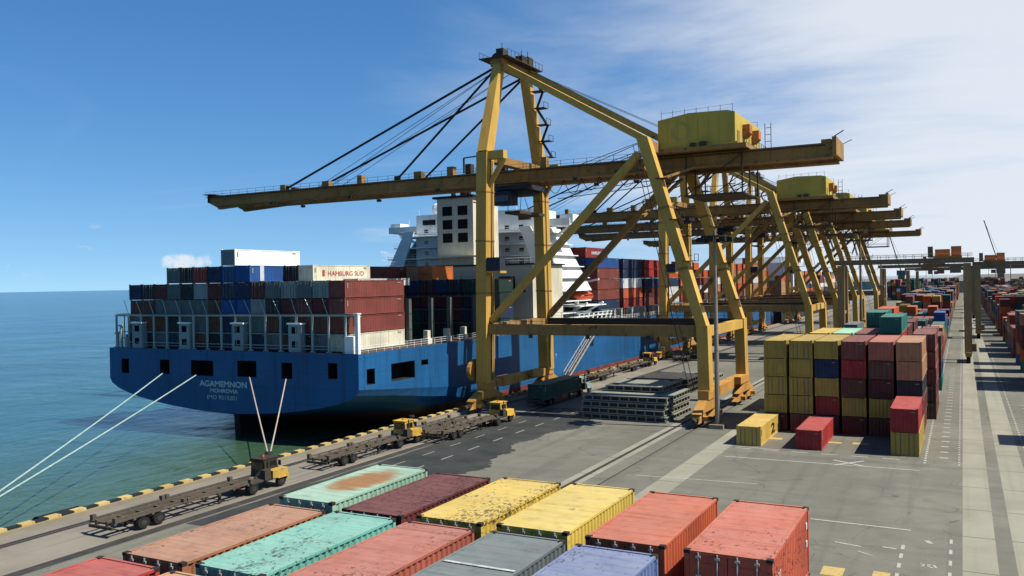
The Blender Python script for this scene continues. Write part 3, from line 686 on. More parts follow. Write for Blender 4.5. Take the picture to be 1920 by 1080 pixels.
# accommodation block and bridge
AY = 142.5-Y0
b = MB(); b.box(lx_(-96),lx_(-70.5),AY,AY+11,DZ,34.2); acc = b.build('accommodation', SW, ship)
for lvl in range(8):
    z = DZ+2.75*(lvl+1); wl = lx_(-103.6+max(0,z-24)*.55); wr = lx_(-63.4-max(0,z-22)*.42)
    MB().box(wl,wr,AY-2.2,AY+11.3,z,z+.22).build('deck_overhang', SW, acc)
    b = MB(); xx = wl
    while xx < wr: b.tube((xx,AY-2.1,z+.22),(xx,AY-2.1,z+1.3),.03,4); xx += 1.5
    for q in (.75,1.3): b.tube((wl,AY-2.1,z+q),(wr,AY-2.1,z+q),.03,4)
    b.build('deck_railing', SW, acc)
    if z < 34:
        for X in range(-94,-71,3):
            MB().box(lx_(X),lx_(X+.9),AY-.05,AY-.003,z+1.1,z+2.0).build('window', GLASS, acc)
for sgn,xb,xt in ((-1,-103.9,-97.2),(1,-63.2,-69.6)):
    xb = lx_(xb); xt = lx_(xt)
    for yy in (AY-2.25, AY+10.6):
        b = MB(); b.hexa([(xb,yy,DZ+8),(xb-sgn*4.2,yy,DZ+8),(xb-sgn*4.2,yy+.4,DZ+8),(xb,yy+.4,DZ+8),(xt,yy,35),(xt-sgn*2.2,yy,35),(xt-sgn*2.2,yy+.4,35),(xt,yy+.4,35)])
        b.build('slanted_frame', SW, acc)
    MB().beam((xb-sgn*.3,AY+4.5,DZ+8),(xt-sgn*.3,AY+4.5,35),.25,13,up=(0,1,0)).build('slanted_side', SW, acc) if False else None
    b = MB(); b.hexa([(xb,AY-1.8,DZ+8),(xb-sgn*.3,AY-1.8,DZ+8),(xb-sgn*.3,AY+10.5,DZ+8),(xb,AY+10.5,DZ+8),(xt,AY+3.5,35),(xt-sgn*.3,AY+3.5,35),(xt-sgn*.3,AY+10.5,35),(xt,AY+10.5,35)]); b.build('slanted_side', SW, acc)
BZ = 35.2
br = MB().box(lx_(-96.5),lx_(-70),AY+1,AY+10,34.2,BZ+4.2).build('bridge', SW, ship)
MB().box(lx_(-104),lx_(-63.6),AY+2,AY+7,BZ,BZ+.35).box(lx_(-104),lx_(-96.5),AY+2,AY+2.2,BZ+.35,BZ+1.6).box(lx_(-70),lx_(-63.6),AY+2,AY+2.2,BZ+.35,BZ+1.6).build('bridge_wing', SW, br)
MB().box(lx_(-104.2),lx_(-101.8),AY+3,AY+6,BZ+.36,BZ+2.6).box(lx_(-66),lx_(-63.4),AY+3,AY+6,BZ+.36,BZ+2.6).build('wing_shelter', SW, br)
for sgn,xa,xb in ((0,-103,-96.5),(1,-64.6,-70)):
    MB().beam((lx_(xa),AY+4.5,BZ-.1),(lx_(xb),AY+4.5,BZ-4.2),.35,.5).build('wing_strut', SW, br)
for (x0,x1) in ((-95,-92),(-91.4,-88.4),(-73.6,-71)): MB().box(lx_(x0),lx_(x1),AY+.94,AY+.997,BZ+1.6,BZ+2.9).build('window', GLASS, br)
for (x0,x1) in ((-72.6,-71.9),(-70.9,-70.4)): MB().box(lx_(x0),lx_(x1),AY+.94,AY+.997,BZ-2.2,BZ-1.2).build('window', GLASS, br)
ms = MB().tube((lx_(-83),AY+6,BZ+4.2),(lx_(-83),AY+6,BZ+11),.35,8,.18).box(lx_(-85.5),lx_(-80.5),AY+5.8,AY+6.2,BZ+7.5,BZ+7.8).box(lx_(-84.6),lx_(-81.4),AY+5.2,AY+5.5,BZ+9,BZ+9.35).build('radar_mast', SW, ship)
def dome(name, x, y, z, r, mat, parent):
    b = MB(); n = 10
    for i in range(5):
        for j in range(n):
            f = lambda a,c: (x+r*math.sin(a)*math.cos(c), y+r*math.sin(a)*math.sin(c), z+r*math.cos(a)/K)
            a0,a1 = math.pi*.75*i/5, math.pi*.75*(i+1)/5; c0,c1 = 2*math.pi*j/n, 2*math.pi*(j+1)/n
            b.face([f(a0,c0),f(a1,c0),f(a1,c1),f(a0,c1)] if i else [f(0,0),f(a1,c0),f(a1,c1)])
    o = b.build(name, mat, parent)
    for p in o.data.polygons: p.use_smooth = True
    return o
dome('radome', lx_(-93.6), AY+5, BZ+5.9, 1.5, SW, ship); MB().tube((lx_(-93.6),AY+5,BZ+4),(lx_(-93.6),AY+5,BZ+5.2),.5,8).build('radome_pedestal', SW, ship)
for (xx,hh) in ((-101,4.),(-98.5,6.),(-90,5.),(-76,5.5)): MB().tube((lx_(xx),AY+5,BZ+.3),(lx_(xx),AY+5,BZ+hh),.06,5).build('antenna', SW, ship)
# boat deck on the quay side
LBY = 153-Y0
b = MB()
for yy in (LBY-4.2,LBY+3.8): b.beam((lx_(-69),yy,DZ),(lx_(-66.5),yy,21.5),.45,.6).beam((lx_(-66.5),yy,21.5),(lx_(-63),yy,22.3),.35,.45).beam((lx_(-66.8),yy,13.5),(lx_(-62.2),yy,16.6),.4,.4)
b.box(lx_(-70),lx_(-62.6),LBY-6.5,LBY+6.5,15.8,16.05).box(lx_(-70),lx_(-62.4),LBY-9,LBY+9,13.2,13.4)
b.build('lifeboat_davit', SW, ship)
b = MB()
for k in range(8): b.beam((lx_(-62.3),LBY-9+k*2.3,DZ),(lx_(-62.3),LBY-7.6+k*2.3,14.2),.2,.2)
for z in (13.4,14.2): b.tube((lx_(-62.3),LBY-9,z),(lx_(-62.3),LBY+9,z),.06,4)
b.build('boat_deck_frame', SW, ship)
# lifeboat: hull-shaped loft
b = MB(); secs = []
for i in range(9):
    t = i/8*2-1; s = math.sqrt(max(0.02,1-abs(t)**3)); secs.append((t*4.1,[(1.45*s*math.cos(a), (1.25*math.sin(a) if a < math.pi else 1.35*math.sin(a))*s) for a in [2*math.pi*j/12 for j in range(12)]]))
for (ya,A),(yb,B) in zip(secs,secs[1:]):
    for j in range(12):
        k = (j+1)%12; b.face([(A[j][0],ya,A[j][1]),(A[k][0],ya,A[k][1]),(B[k][0],yb,B[k][1]),(B[j][0],yb,B[j][1])])
b.face([(x,secs[0][0],z) for x,z in reversed(secs[0][1])]); b.face([(x,secs[-1][0],z) for x,z in secs[-1][1]])
lb = thing('lifeboat', 'orange enclosed lifeboat hanging on white davits beside the ship superstructure', 'lifeboat', (-65.0,153,18.2))
LO = paint((224,92,52), .1, .2, .5, .6, name='lifeboat_orange'); b.build('boat_hull', LO, lb)
MB().box(-.6,.6,-2.6,-1.2,1.1,1.75).build('steering_dome', LO, lb); MB().box(1.28,1.44,-2,2,.1,.4).build('window', GLASS, lb)

# stern cargo, fifteen stacks across
SH = 2.75; SZ = DZ+.15
P2 = ['navy','brown','maroon','grey','black','darkgreen','grey','lightgrey','green']
def shipc(c, x, y, t, label, L=12.19, lod=1):
    return cont(c, x, y, SZ+t*SH, L, SH-.02, lod, label, 'containers on the ship')
cols = [('maroon','grey','brown','navy'), ('black','brown','brown','black'), ('grey','brown','grey','maroon'), ('navy','black','grey','grey','grey'),
        ('black','grey','grey','black','black'), ('brown','grey','grey','lightgrey','red'), ('black','brown','brown','maroon','navy'), ('navy','navy','blue','navy','blue','grey'),
        ('black','grey','blue','navy','blue'), ('navy','grey','lightgrey','maroon'), ('grey','brown','black','grey'), ('brown','navy','maroon','lightgrey'),
        ('black','maroon','brown','grey'), ('grey','brown','maroon','lightgrey'), ('cream','rosewood','rosewood','rosewood')]
SX = -102.3; special = {}
for ci, tiers in enumerate(cols):
    for t, c in enumerate(tiers):
        o = shipc(c, SX+ci*2.5, 81.0, t, '%s container, %s tier, %s stack from the left at the stern' % (NAME.get(c,c), TIER[t], ORD[ci])); special[(ci,t)] = o
w7 = special[(7,5)]; w7.material_slots[0].material = paint((236,236,230), .03, .1, .5, 1., 0, None, None, .1, alb=.95); w7['label'] = 'white refrigerated container alone on top of the stern stacks'
MB().box(-1.15,1.15,-6.13,-6.105,.1,2.6).build('cooling_unit', paint((120,132,134), .2, .4), w7)
bl = special[(8,4)]; MB().box(1.225,1.235,-4.3,-3.6,.15,2.6).build('side_stripe', T_WHITE, bl)
x = SX+9*2.5
shipc('black', x, 87.2, 4, 'dark container set back on the fifth tier beside the blue one'); 
crm = shipc('cream', x+2.5, 87.2, 4, 'cream container with red lettering high on the stern block'); crm['label'] = 'cream container with red lettering set back on the fifth stern tier'
text_mesh('HAMBURG SÜD', 'lettering', T_RED, (1.23,-3.2,.85), (0,1,0), (0,0,1), .85, parent=crm, sx=.95); text_mesh('I', 'emblem', T_RED, (1.23,-4.3,.85), (0,1,0), (0,0,1), .95, parent=crm, bold=.05, sx=1.8)
shipc('maroon', x, 99.6, 4, 'maroon container showing over the cream one on the stern block')
shipc('maroon', x-2.5, 99.6, 4, 'maroon container farther back beside the one over the cream container')
shipc('white', x+5, 93.4, 3.62, 'white container showing just above the grey stern stacks').scale.z = .5
# second block, in front of the deckhouse
random.seed(31); B2 = ['darkgreen','darkgreen','green','black','navy','darkgreen','maroon']
for ci in range(15):
    for t in range(4):
        c = rcol(B2)
        if ci < 8: HID.append((c, SX+ci*2.5, 112.0, SZ+t*SH, 12.19, SH)); continue
        shipc(c, SX+ci*2.5, 112.0, t, '%s container, %s tier, %s stack from the left before the deckhouse' % (NAME.get(c,c), TIER[t], ORD[ci]))
for ci, c in ((7,'navy'),(8,'green'),(9,'black'),(10,'tan'),(11,'orange')):
    o = shipc(c, -72.6-2.44-(11-ci)*2.5, 112.0, 4, '%s container on the fifth tier in front of the funnel' % NAME.get(c,c), 6.06); special[('b2',ci)] = o
ob = special[('b2',11)]; ob.material_slots[0].material = paint((224,118,44), .1, .25, .5, 1., 0, None, None, .2)
text_mesh('Hapag-Lloyd', 'lettering', T_NAVY, (-.9,-3.045,1.0), (1,0,0), (0,0,1), .32, parent=ob, bold=.01, sx=.75); MB().box(-1.12,-.95,-3.045,-3.034,1.0,1.4).build('emblem', T_NAVY, ob)
# forward bays
random.seed(17)
bays = [(160,[('navy','rosewood','rosewood','rosewood','blue'),('green','darkgreen','green','maroon','navy','red'),('black','navy','black','green','black','maroon')]),
        (174.5,[('red','coral','white','navy','navy'),('red','rosewood','brown','navy','crimson'),('brown','navy','black','navy','navy')]),
        (188.5,[('rosewood','maroon','navy','crimson','crimson'),('white','white','navy','black','navy'),('navy','maroon','navy','black','navy')]),
        (203,[('white','white','navy','orange'),('maroon','navy','navy','navy','orange')]), (217,[('red','brown','coral','tan','orange'),('navy','brown','red','navy')]),
        (231.5,[('brown','white','rosewood','orange'),('navy','tan','red','tan','coral')]), (246,[('maroon','tan','white','coral'),('navy','brown','tan','orange')]),
        (260,[('navy','rosewood','tan','coral'),('tan','orange','orange','tan')]), (274.5,[('rosewood','orange','tan','tan','orange'),('tan','white','coral','orange','tan')]), (289,[('tan','coral','orange','tan','coral'),('orange','tan','white','orange','tan')]), (303.5,[('orange','tan','white','coral','tan'),('tan','orange','tan','tan','orange')]), (318,[('coral','tan','tan','orange','tan'),('orange','tan','orange','coral','tan')])]
for bi,(yb,cs) in enumerate(bays):
    for ci, tiers in enumerate(cs):
        for t, c in enumerate(tiers):
            if ci and t < len(tiers)-3: HID.append((c, -67.0-ci*2.5, yb, SZ+(t+.9)*SH, 12.19, SH)); continue
            o = shipc(c, -67.0-ci*2.5, yb, t+.9, '%s container, %s tier, %s row from the quay, %s bay forward of the bridge' % (NAME.get(c,c), TIER[t], ORD[ci], ORD[bi]))
            if bi == 0 and ci == 1 and t == 5: text_mesh('HAMBURG SÜD', 'lettering', T_WHITE, (1.23,-3.0,.9), (0,1,0), (0,0,1), .8, parent=o, bold=.03)
b = MB()
for yb,_ in bays: b.box(lx_(-100),lx_(-64.4),yb-Y0-.3,yb-Y0+12.5,DZ,DZ+2.35)
b.build('hatch_coaming', SDK, ship)
me = MB().box(-.5,.5,-.4,.4,0,2.6).box(-.9,.6,-.25,.25,2.6,2.9).mesh('deck_stanchion', SG)
for yb,_ in bays:
    for d in (1,5,9): o = link('deck_stanchion', me, ship); o.location = (lx_(-63.4), yb-Y0+d, DZ*K)

# second vessel farther along the quay
ds = thing('distant_container_ship', 'dark hulled container ship moored beyond the blue one, seen between crane legs', 'ship', (-81, 352, 0))
b = MB(); pl = [(-17,0),(17,0),(19,12),(19,215),(12,245),(0,262),(-12,245),(-19,215),(-19,12)]; b.poly(pl, -6, 9.5); b.build('hull', paint((44,40,44), .4, .4, .6, .3), ds)
MB().box(-17,17,28,42,9.5,30).box(-19.5,19.5,33,39,30,33.5).build('superstructure', SW, ds); MB().tube((0,22,9.5),(0,22,33),3,12).build('funnel', paint((170,96,52)), ds)
random.seed(77)
for k in range(11):
    yb = 4 if k == 0 else 48+(k-1)*15.5
    for j in range(7):
        for t in range(random.choice((4,5,6))):
            HID.append((random.choice(['tan','orange','coral','tan','white','maroon','navy','grey']), -81+16.5-j*2.5-2.5, 352+yb, 10+t*2.6, 12.19, 2.6))

# ------------------------------------------------------------------ quay cranes
CY_ = paint((218,172,76), .25, .4, .6, .5, name='crane_yellow'); CYD = paint((170,130,70), .55, .6, .7, .6, name='crane_yellow_weathered'); CYH = paint((212,184,70), .12, .3, .6, .4, name='house_yellow')
CYO = paint((208,152,70), .5, .6, .6, .7, name='bogie_yellow')
CDK = paint((70,58,44), .6, .5, .75, .8, name='crane_dark'); CNV = paint((34,44,58), .2, .3, .6, .6, name='trolley_navy')
CX = -42.
def crane(yc, label):
    R = thing('quay_crane', label, 'crane', (CX, yc, 0), 'ship to shore cranes along the quay')
    P = lambda X, d, z: (X-CX, d, z)
    XS, XL = -57.2, -27.2
    for s in (-1,1):
        MB().beam(P(XS,s*9.6,4.6),P(XS,s*9.0,29),1.55,2.3,up=(0,1,0)).beam(P(XS,s*9.0,29),P(XS,s*8.5,44.5),1.55,2.3,up=(0,1,0),a2=1.6,b2=2.1).build('seaward_leg', CY_, R)
        u = MB().beam(P(XS,s*8.5,44.5),P(XS,s*4.1,61),1.5,2.0,up=(0,1,0),a2=1.15,b2=1.5).build('mast_leg', CY_, R)
        MB().box(*[v-CX for v in (XS+.8,XS+3.2)],*sorted((s*8.2,s*9.3)),43.2,44.6).beam(P(XS+.6,s*8.7,38.6),P(XS+3.0,s*8.7,43.2),.5,.6).build('leg_bracket', CY_, R)
        l = MB().beam(P(-27.2,s*9.5,4.6),P(-27.35,s*9.5,14.8),1.35,1.8,up=(0,1,0)).beam(P(-27.35,s*9.5,14.4),P(-34.6,s*8.8,44.2),1.2,1.6,up=(0,1,0),a2=1.4).build('landward_leg', CY_, R)
        for k in range(4):
            b = MB(); t_ = .12+.22*k; X = -27.35-7.25*t_; z = 14.6+29.4*t_; b.box(X-CX+.2,X-CX+1.7,s*9.2-.9,s*9.2+.9,z,z+.1)
            for q in (-.85,.85): b.tube((X-CX+1.65,s*9.2+q,z),(X-CX+1.65,s*9.2+q,z+1.1),.04,4)
            b.tube((X-CX+1.65,s*9.2-.85,z+1.1),(X-CX+1.65,s*9.2+.85,z+1.1),.04,4)
            b.build('landing', CDK, l)
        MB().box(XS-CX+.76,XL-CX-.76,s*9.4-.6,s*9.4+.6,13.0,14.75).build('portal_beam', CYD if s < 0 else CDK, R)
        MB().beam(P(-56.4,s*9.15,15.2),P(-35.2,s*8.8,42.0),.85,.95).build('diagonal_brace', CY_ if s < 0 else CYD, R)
        MB().beam(P(-56.9,s*4.1,61.5+.5*s),P(-34.6,s*6.6,44.6+.5*s),.8,1.0).build('backstay', CY_, R)
        # boom girder with hangers
        b = MB().box(-112.70-CX,-13.4-CX,s*2.9-.45,s*2.9+.45,40.0,42.1).box(-112.70-CX,-13.4-CX,s*2.9-.75,s*2.9+.75,39.75,39.99)
        b.hexa([(-114.60-CX,s*2.9-.4,40.5),(-112.72-CX,s*2.9-.4,39.4),(-112.72-CX,s*2.9+.4,39.4),(-114.60-CX,s*2.9+.4,40.5),(-114.60-CX,s*2.9-.4,42.0),(-112.72-CX,s*2.9-.4,42.0),(-112.72-CX,s*2.9+.4,42.0),(-114.60-CX,s*2.9+.4,42.0)])
        b.hexa([(-112.70-CX,s*2.9-.4,39.1),(-102.5-CX,s*2.9-.4,39.74),(-102.5-CX,s*2.9+.4,39.74),(-112.70-CX,s*2.9+.4,39.1),(-112.70-CX,s*2.9-.4,39.745),(-102.5-CX,s*2.9-.4,39.748),(-102.5-CX,s*2.9+.4,39.748),(-112.70-CX,s*2.9+.4,39.745)])
        bg = b.build('boom_girder', CYD, R)
        b = MB().box(-114.4-CX,-14-CX,s*4.0-.35,s*4.0+.35,41.6,41.7); X = -114.4
        while X < -36:
            b.tube(P(X,s*4.3,41.7),P(X,s*4.3,42.85),.035,4); X += 1.9
        for z in (42.25,42.85): b.tube(P(-114.4,s*4.3,z),P(-36.5,s*4.3,z),.03,4)
        b.build('walkway', CDK, bg)
        for X0,tz,r,nm in ((-97.5,60.6,.17,'forestay'),(-75.5,60.2,.15,'forestay')):
            b = MB().beam(P(X0,s*3.1,42.3),P(-58.0,s*4.0,tz),r*1.3,r*2).box(X0-CX-.5,X0-CX+.5,s*3.1-.15,s*3.1+.15,42.11,42.9); b.build(nm, ROPE_D, R)
        for X0 in (-93.,-90.5): MB().tube(P(X0,s*1.2,42.2),P(-58.2,s*1.8,61.3),.045,5).build('hoist_rope', ROPE_D, R)
        for X0 in (-46.,-44.): MB().tube(P(X0,s*2.2,42.2),P(-35.2,s*2.4,45.8),.06,5).build('hoist_rope', ROPE_D, R)
        MB().tube(P(-57.5,s*3.2,62.4),P(-33,s*4.6,46.3),.04,4).build('hoist_rope', ROPE_D, R)
        for z0 in (20.,29.,37.5): MB().box(XS-CX-.84,XS-CX+.84,s*(9.6-(z0-4.6)*.0245)-1.2,s*(9.6-(z0-4.6)*.0245)+1.2,z0,z0+.22).build('flange', CYD, R)
        for t_ in (.3,.62): MB().beam(P(-27.35-7.25*t_,s*(9.5-.7*t_),14.4+29.8*t_),P(-27.35-7.25*(t_+.01),s*(9.5-.7*(t_+.01)),14.4+29.8*(t_+.01)),1.45,1.85,up=(0,1,0)).build('flange', CYD, R)
        MB().tube(P(XS+.86,s*9.3,5),P(XS+.86,s*8.4,43),.06,5).tube(P(XS+.95,s*9.0,5),P(XS+.95,s*8.2,43),.05,5).build('conduit', CDK, R)
        for X in (-100,-84,-68,-46,-40): MB().box(X-CX-.3,X-CX+.3,s*3.7-.25,s*3.7+.25,39.2,39.7).build('floodlight', CDK, R)
        for X in (-50,-42,-34): MB().box(X-CX-.25,X-CX+.25,s*9.4-.85,s*9.4-.62,12.5,13.1).build('floodlight', CDK, R)
        b = MB(); X = -56.
        while X < -28.5: b.tube(P(X,s*9.4-.55,14.75),P(X,s*9.4-.55,15.85),.035,4); X += 1.9
        for z in (15.3,15.85): b.tube(P(-56,s*9.4-.55,z),P(-28.5,s*9.4-.55,z),.03,4)
        b.build('portal_railing', CDK, R)
    # head of the mast
    hd = MB().box(XS-CX-.9,XS-CX+.9,-4.9,4.9,60.6,61.9).build('mast_head', CYD, R)
    b = MB().box(XS-CX-2.4,XS-CX+2.2,-5.6,5.6,61.92,62.05)
    for q in range(-5,6):
        for X in (-2.35,2.15): b.tube((XS-CX+X,q*1.1,62.05),(XS-CX+X,q*1.1,63.2),.04,4)
    for X in (-2.35,2.15): b.tube((XS-CX+X,-5.5,63.2),(XS-CX+X,5.5,63.2),.04,4)
    b.build('head_platform', CDK, hd)
    for q in (-3.2,-1.6,1.6,3.2): MB().tube((XS-CX-.6,q-.25,62.6),(XS-CX-.6,q+.25,62.6),.95,14).build('sheave', CDK, hd)
    for q,X,zz in ((-4.2,.6,64.2),(4.0,.5,65.0),(.2,1.4,64.0)): MB().box(XS-CX+X-.55,XS-CX+X+.55,q-.8,q+.8,62.06,zz-.6).tube((XS-CX+X,q,zz-.6),(XS-CX+X,q,zz+.6),.06,5).build('sheave_housing', CDK, hd)
    # cross beams along the quay
    MB().box(XS-CX-.7,XS-CX+.7,-7.4,7.4,43.0,44.4).build('cross_beam', CYD, R); MB().box(-34.6-CX-.75,-34.6-CX+.75,-7.8,7.8,42.4,44.0).build('cross_beam', CYD, R)
    MB().box(XS-CX-.6,XS-CX+.6,-8.2,8.2,13.0,14.8).build('cross_beam', CYD, R); MB().box(XL-CX-.6,XL-CX+.4,-8.55,8.55,13.1,14.6).build('cross_beam', CY_, R)
    for X in range(-110,-14,7): MB().box(X-CX-.2,X-CX+.2,-2.4,2.4,40.4,41.2).build('girder_tie', CYD, R)
    MB().box(-13.38-CX,-12.9-CX,-3.6,3.6,40.2,42.9).box(-14.6-CX,-13.5-CX,-3.5,3.5,42.11,42.6).beam(P(-13.1,-3.6,42.9),P(-12.0,-4.0,43.6),.12).beam(P(-13.1,3.6,42.9),P(-12.0,4.0,43.6),.12).build('girder_end', CYD, R)
    MB().box(-114.80-CX,-114.61-CX,-3.6,3.6,40.6,42.3).box(-115.2-CX,-113.2-CX,-4.3,4.3,42.3,42.4).build('boom_tip', CDK, R)
    random.seed(9)
    for X in (-101,-98,-89,-82.5,-79,-71.5,-66,-63,-60.5,-53.5,-51,-48.5):
        s_ = random.choice((-1,1)); h_ = random.uniform(.6,1.9); MB().box(X-CX-random.uniform(.3,.9),X-CX+.5,s_*2.9-.5,s_*2.9+.5,42.11,42.11+h_).build('boom_fitting', random.choice((CDK,CYD,CYD)), R)
    MB().beam(P(-60.5,-3.6,42.2),P(-60.5,-3.6,45.2),.25).beam(P(-60.5,-3.6,45.2),P(-63.5,-3.6,45.0),.2).beam(P(-63.5,-3.6,42.2),P(-63.5,-3.6,45.0),.2).build('boom_hinge_frame', CDK, R)
    # machinery house
    hx0,hx1,hy0,hy1,hz0,hz1 = -34.0,-24.3,-5.0,9.6,42.9,47.9
    b = MB(); xm = (hx0+hx1)/2+.3
    a = [(hx0-CX,hz0),(hx1-CX,hz0),(hx1-CX,hz1),(xm+3.6-CX,hz1+.35),(xm-1.2-CX,hz1+.5),(hx0-CX,hz1-.25)]
    b.face([(x,hy0,z) for x,z in a]); b.face([(x,hy1,z) for x,z in reversed(a)])
    for i in range(6):
        p_,q_ = a[i],a[(i+1)%6]; b.face([(p_[0],hy1,p_[1]),(q_[0],hy1,q_[1]),(q_[0],hy0,q_[1]),(p_[0],hy0,p_[1])])
    mh = b.build('machinery_house', CYH, R)
    MB().box(hx0-CX-1.0,hx1-CX+1.4,hy0-.5,hy1+.8,42.2,42.88).build('house_deck', CYD, mh); MB().box(hx0-CX-.3,hx1-CX+.3,hy0-.12,hy0-.01,42.9,43.25).build('base_trim', CYH, mh)
    b = MB()
    for k in range(7): b.box(hx0-CX+1.2+k*1.3,hx0-CX+1.26+k*1.3,hy0-.035,hy0-.002,43.3,47.5)
    b.build('wall_seam', CYH, mh)
    for yy in (hy0+.2,hy1-.2):
        b = MB(); X = hx0+.4
        while X < hx1: b.tube((X-CX,yy,hz1-.3),(X-CX,yy,hz1+1.3),.03,4); X += 1.5
        b.tube((hx0+.4-CX,yy,hz1+.9),(hx1-.2-CX,yy,hz1+1.25),.025,4); b.build('roof_railing', CDK, mh)
    for yy in (hy0+4.0,hy0+9.4): MB().box(hx1-CX+.002,hx1-CX+.9,yy,yy+1.5,45.2,46.6).hexa([(hx1-CX+.002,yy,44.5),(hx1-CX+.3,yy,44.5),(hx1-CX+.3,yy+1.5,44.5),(hx1-CX+.002,yy+1.5,44.5),(hx1-CX+.002,yy,45.198),(hx1-CX+.9,yy,45.198),(hx1-CX+.9,yy+1.5,45.198),(hx1-CX+.002,yy+1.5,45.198)]).build('vent_hood', paint((196,120,52), .5, .3), mh)
    b = MB().box(hx1-CX+.1,hx1-CX+1.4,hy0,hy1+1.4,42.89,42.98)
    for k in range(11): b.tube((hx1-CX+1.35,hy0+k*1.45,42.98),(hx1-CX+1.35,hy0+k*1.45,44.1),.035,4)
    b.tube((hx1-CX+1.35,hy0,44.1),(hx1-CX+1.35,hy1+1.3,44.1),.035,4)
    for z in (43.2,44.5,45.8,47.0,48.2): b.tube((hx1-CX+.5,hy1+.9,z),(hx1-CX+1.3,hy1+.9,z),.05,4)
    for X in (.5,1.3): b.tube((hx1-CX+X,hy1+.9,42.9),(hx1-CX+X,hy1+.9,49),.05,4)
    b.build('house_gallery', CDK, mh)
    MB().box(hx0-CX+4.2,hx0-CX+4.9,hy0-.5,hy0-.04,42.95,43.5).box(hx0-CX+5.4,hx0-CX+6.3,hy0-.5,hy0-.04,42.95,43.6).build('lamp_box', CDK, mh)
    b = MB(); cxm, czm = hx0+2.9-CX, 45.6
    for k in range(20):
        a0, a1 = 2*math.pi*k/20, 2*math.pi*(k+1)/20
        q = [(cxm+r_*math.cos(a_), hy0-.012, czm+r_*math.sin(a_)/K) for r_,a_ in ((1.25,a0),(1.25,a1),(.8,a1),(.8,a0))]; b.face(q)
    b.build('faded_emblem', paint((196,176,84), .2, .5), mh)
    MB().box(hx1-CX+.002,hx1-CX+.06,hy0+1.1,hy0+2.3,43.0,45.2).build('house_door', CYD, mh)
    # trolley with cab
    tr = MB().box(-59.6-CX,-53.4-CX,-3.4,3.4,38.6,39.4).box(-58.8-CX,-54.4-CX,-2.6,2.6,37.9,38.59).build('trolley', CNV, R)
    MB().box(-58.6-CX,-56.0-CX,-3.8,-1.4,35.9,38.3).build('driver_cab', CNV, tr); MB().box(-58.4-CX,-56.2-CX,-3.86,-3.802,36.5,37.6).build('window', GLASS, tr)
    sp = MB().box(-57.8-CX,-55.4-CX,-2.,6.2,34.4,34.9)
    for yy in (-1.5,5.7): 
        for X in (-57.6,-55.6): sp.tube((X-CX,yy,34.9),(X-CX,yy*.7,37.9),.05,4)
    sp.build('spreader', CDK, tr)
    # festoon cables below the girder
    for k in range(7):
        b = MB(); X0 = -53+k*2.6; pts_ = [(X0-CX+2.6*i/8, -3.6, 39.6-2.7*(1-((i-4)/4)**2)*(.75+.25*((k*37)%5)/5)) for i in range(9)]
        for p_,q_ in zip(pts_,pts_[1:]): b.tube(p_,q_,.05,4,caps=False)
        b.build('festoon_cable', ROPE_D, R)
    b = MB()
    for z in (38.2,37.3): b.tube(P(-52,3.6,z),P(-35,3.6,z+1.4),.07,4)
    b.build('festoon_rail', ROPE_D, R)
    # under-house maintenance stage and braces
    st_ = MB().box(-31-CX,-23.6-CX,-4,5.5,35.2,35.45)
    for X in (-30.8,-23.8):
        for yy in (-3.8,.5,5.3): st_.beam((X-CX,yy,35.4),(X-CX,yy,41.9),.16)
    for yy in (-3.8,5.3): st_.tube((-30.8-CX,yy,36.6),(-23.8-CX,yy,36.6),.05,4); st_.beam((-30.8-CX,yy,35.5),(-23.8-CX,yy,41.5),.12)
    st_.build('hanging_stage', CDK, R)
    MB().beam(P(-35,-8.5,40),P(-35,8.5,32),.4).beam(P(-35,8.5,40),P(-35,-8.5,32),.4).build('cross_brace', CYD, R)
    for s in (-1,1):
        MB().beam(P(-34.2,s*8.4,41.5),P(-37.5,s*2.8,40.1),.3).build('knee_brace', CYD, R); MB().beam(P(-33,s*8.7,37.5),P(-29.5,s*3.2,40.1),.35).build('knee_brace', CYD, R)
    # stairs and ladders up the far mast leg
    b = MB()
    for k,z in enumerate((46,49,52,55,58)):
        yy = 8.5-4.4*(z-44.5)/16.5; b.box(XS-CX+.8,XS-CX+2.6,yy-.8,yy+.8,z,z+.1)
        for q in (-.75,.75): b.tube((XS-CX+2.55,yy+q,z),(XS-CX+2.55,yy+q,z+1.1),.05,4)
        b.tube((XS-CX+2.55,yy-.75,z+1.1),(XS-CX+2.55,yy+.75,z+1.1),.05,4)
        b.beam((XS-CX+(1.0 if k%2 else 2.3),yy,z),(XS-CX+(2.3 if k%2 else 1.0),yy-.5,z+3.0),.14,.4)
    b.build('ladder', CDK, R)
    b = MB()
    for X in (-28.9,-28.3): b.beam((X-CX,-10.6,5),(X-CX-6.6,-10.2,43),.07)
    b.build('ladder', CDK, R)
    el = MB().box(-56.3-CX,-54.3-CX,-10.3,-8.7,23.9,26.2).build('lift_cabin', CNV, R); MB().box(-56.4-CX,-54.2-CX,-10.4,-8.6,23.5,23.88).build('lift_floor', CY_, el)
    MB().tube(P(-58.9,-9.8,6.8),P(-58.4,-9.8,6.8),1.9,18).build('cable_reel', CYO, R); MB().tube(P(-59.1,-9.8,6.8),P(-58.2,-9.8,6.8),.5,10).build('reel_hub', CDK, R)
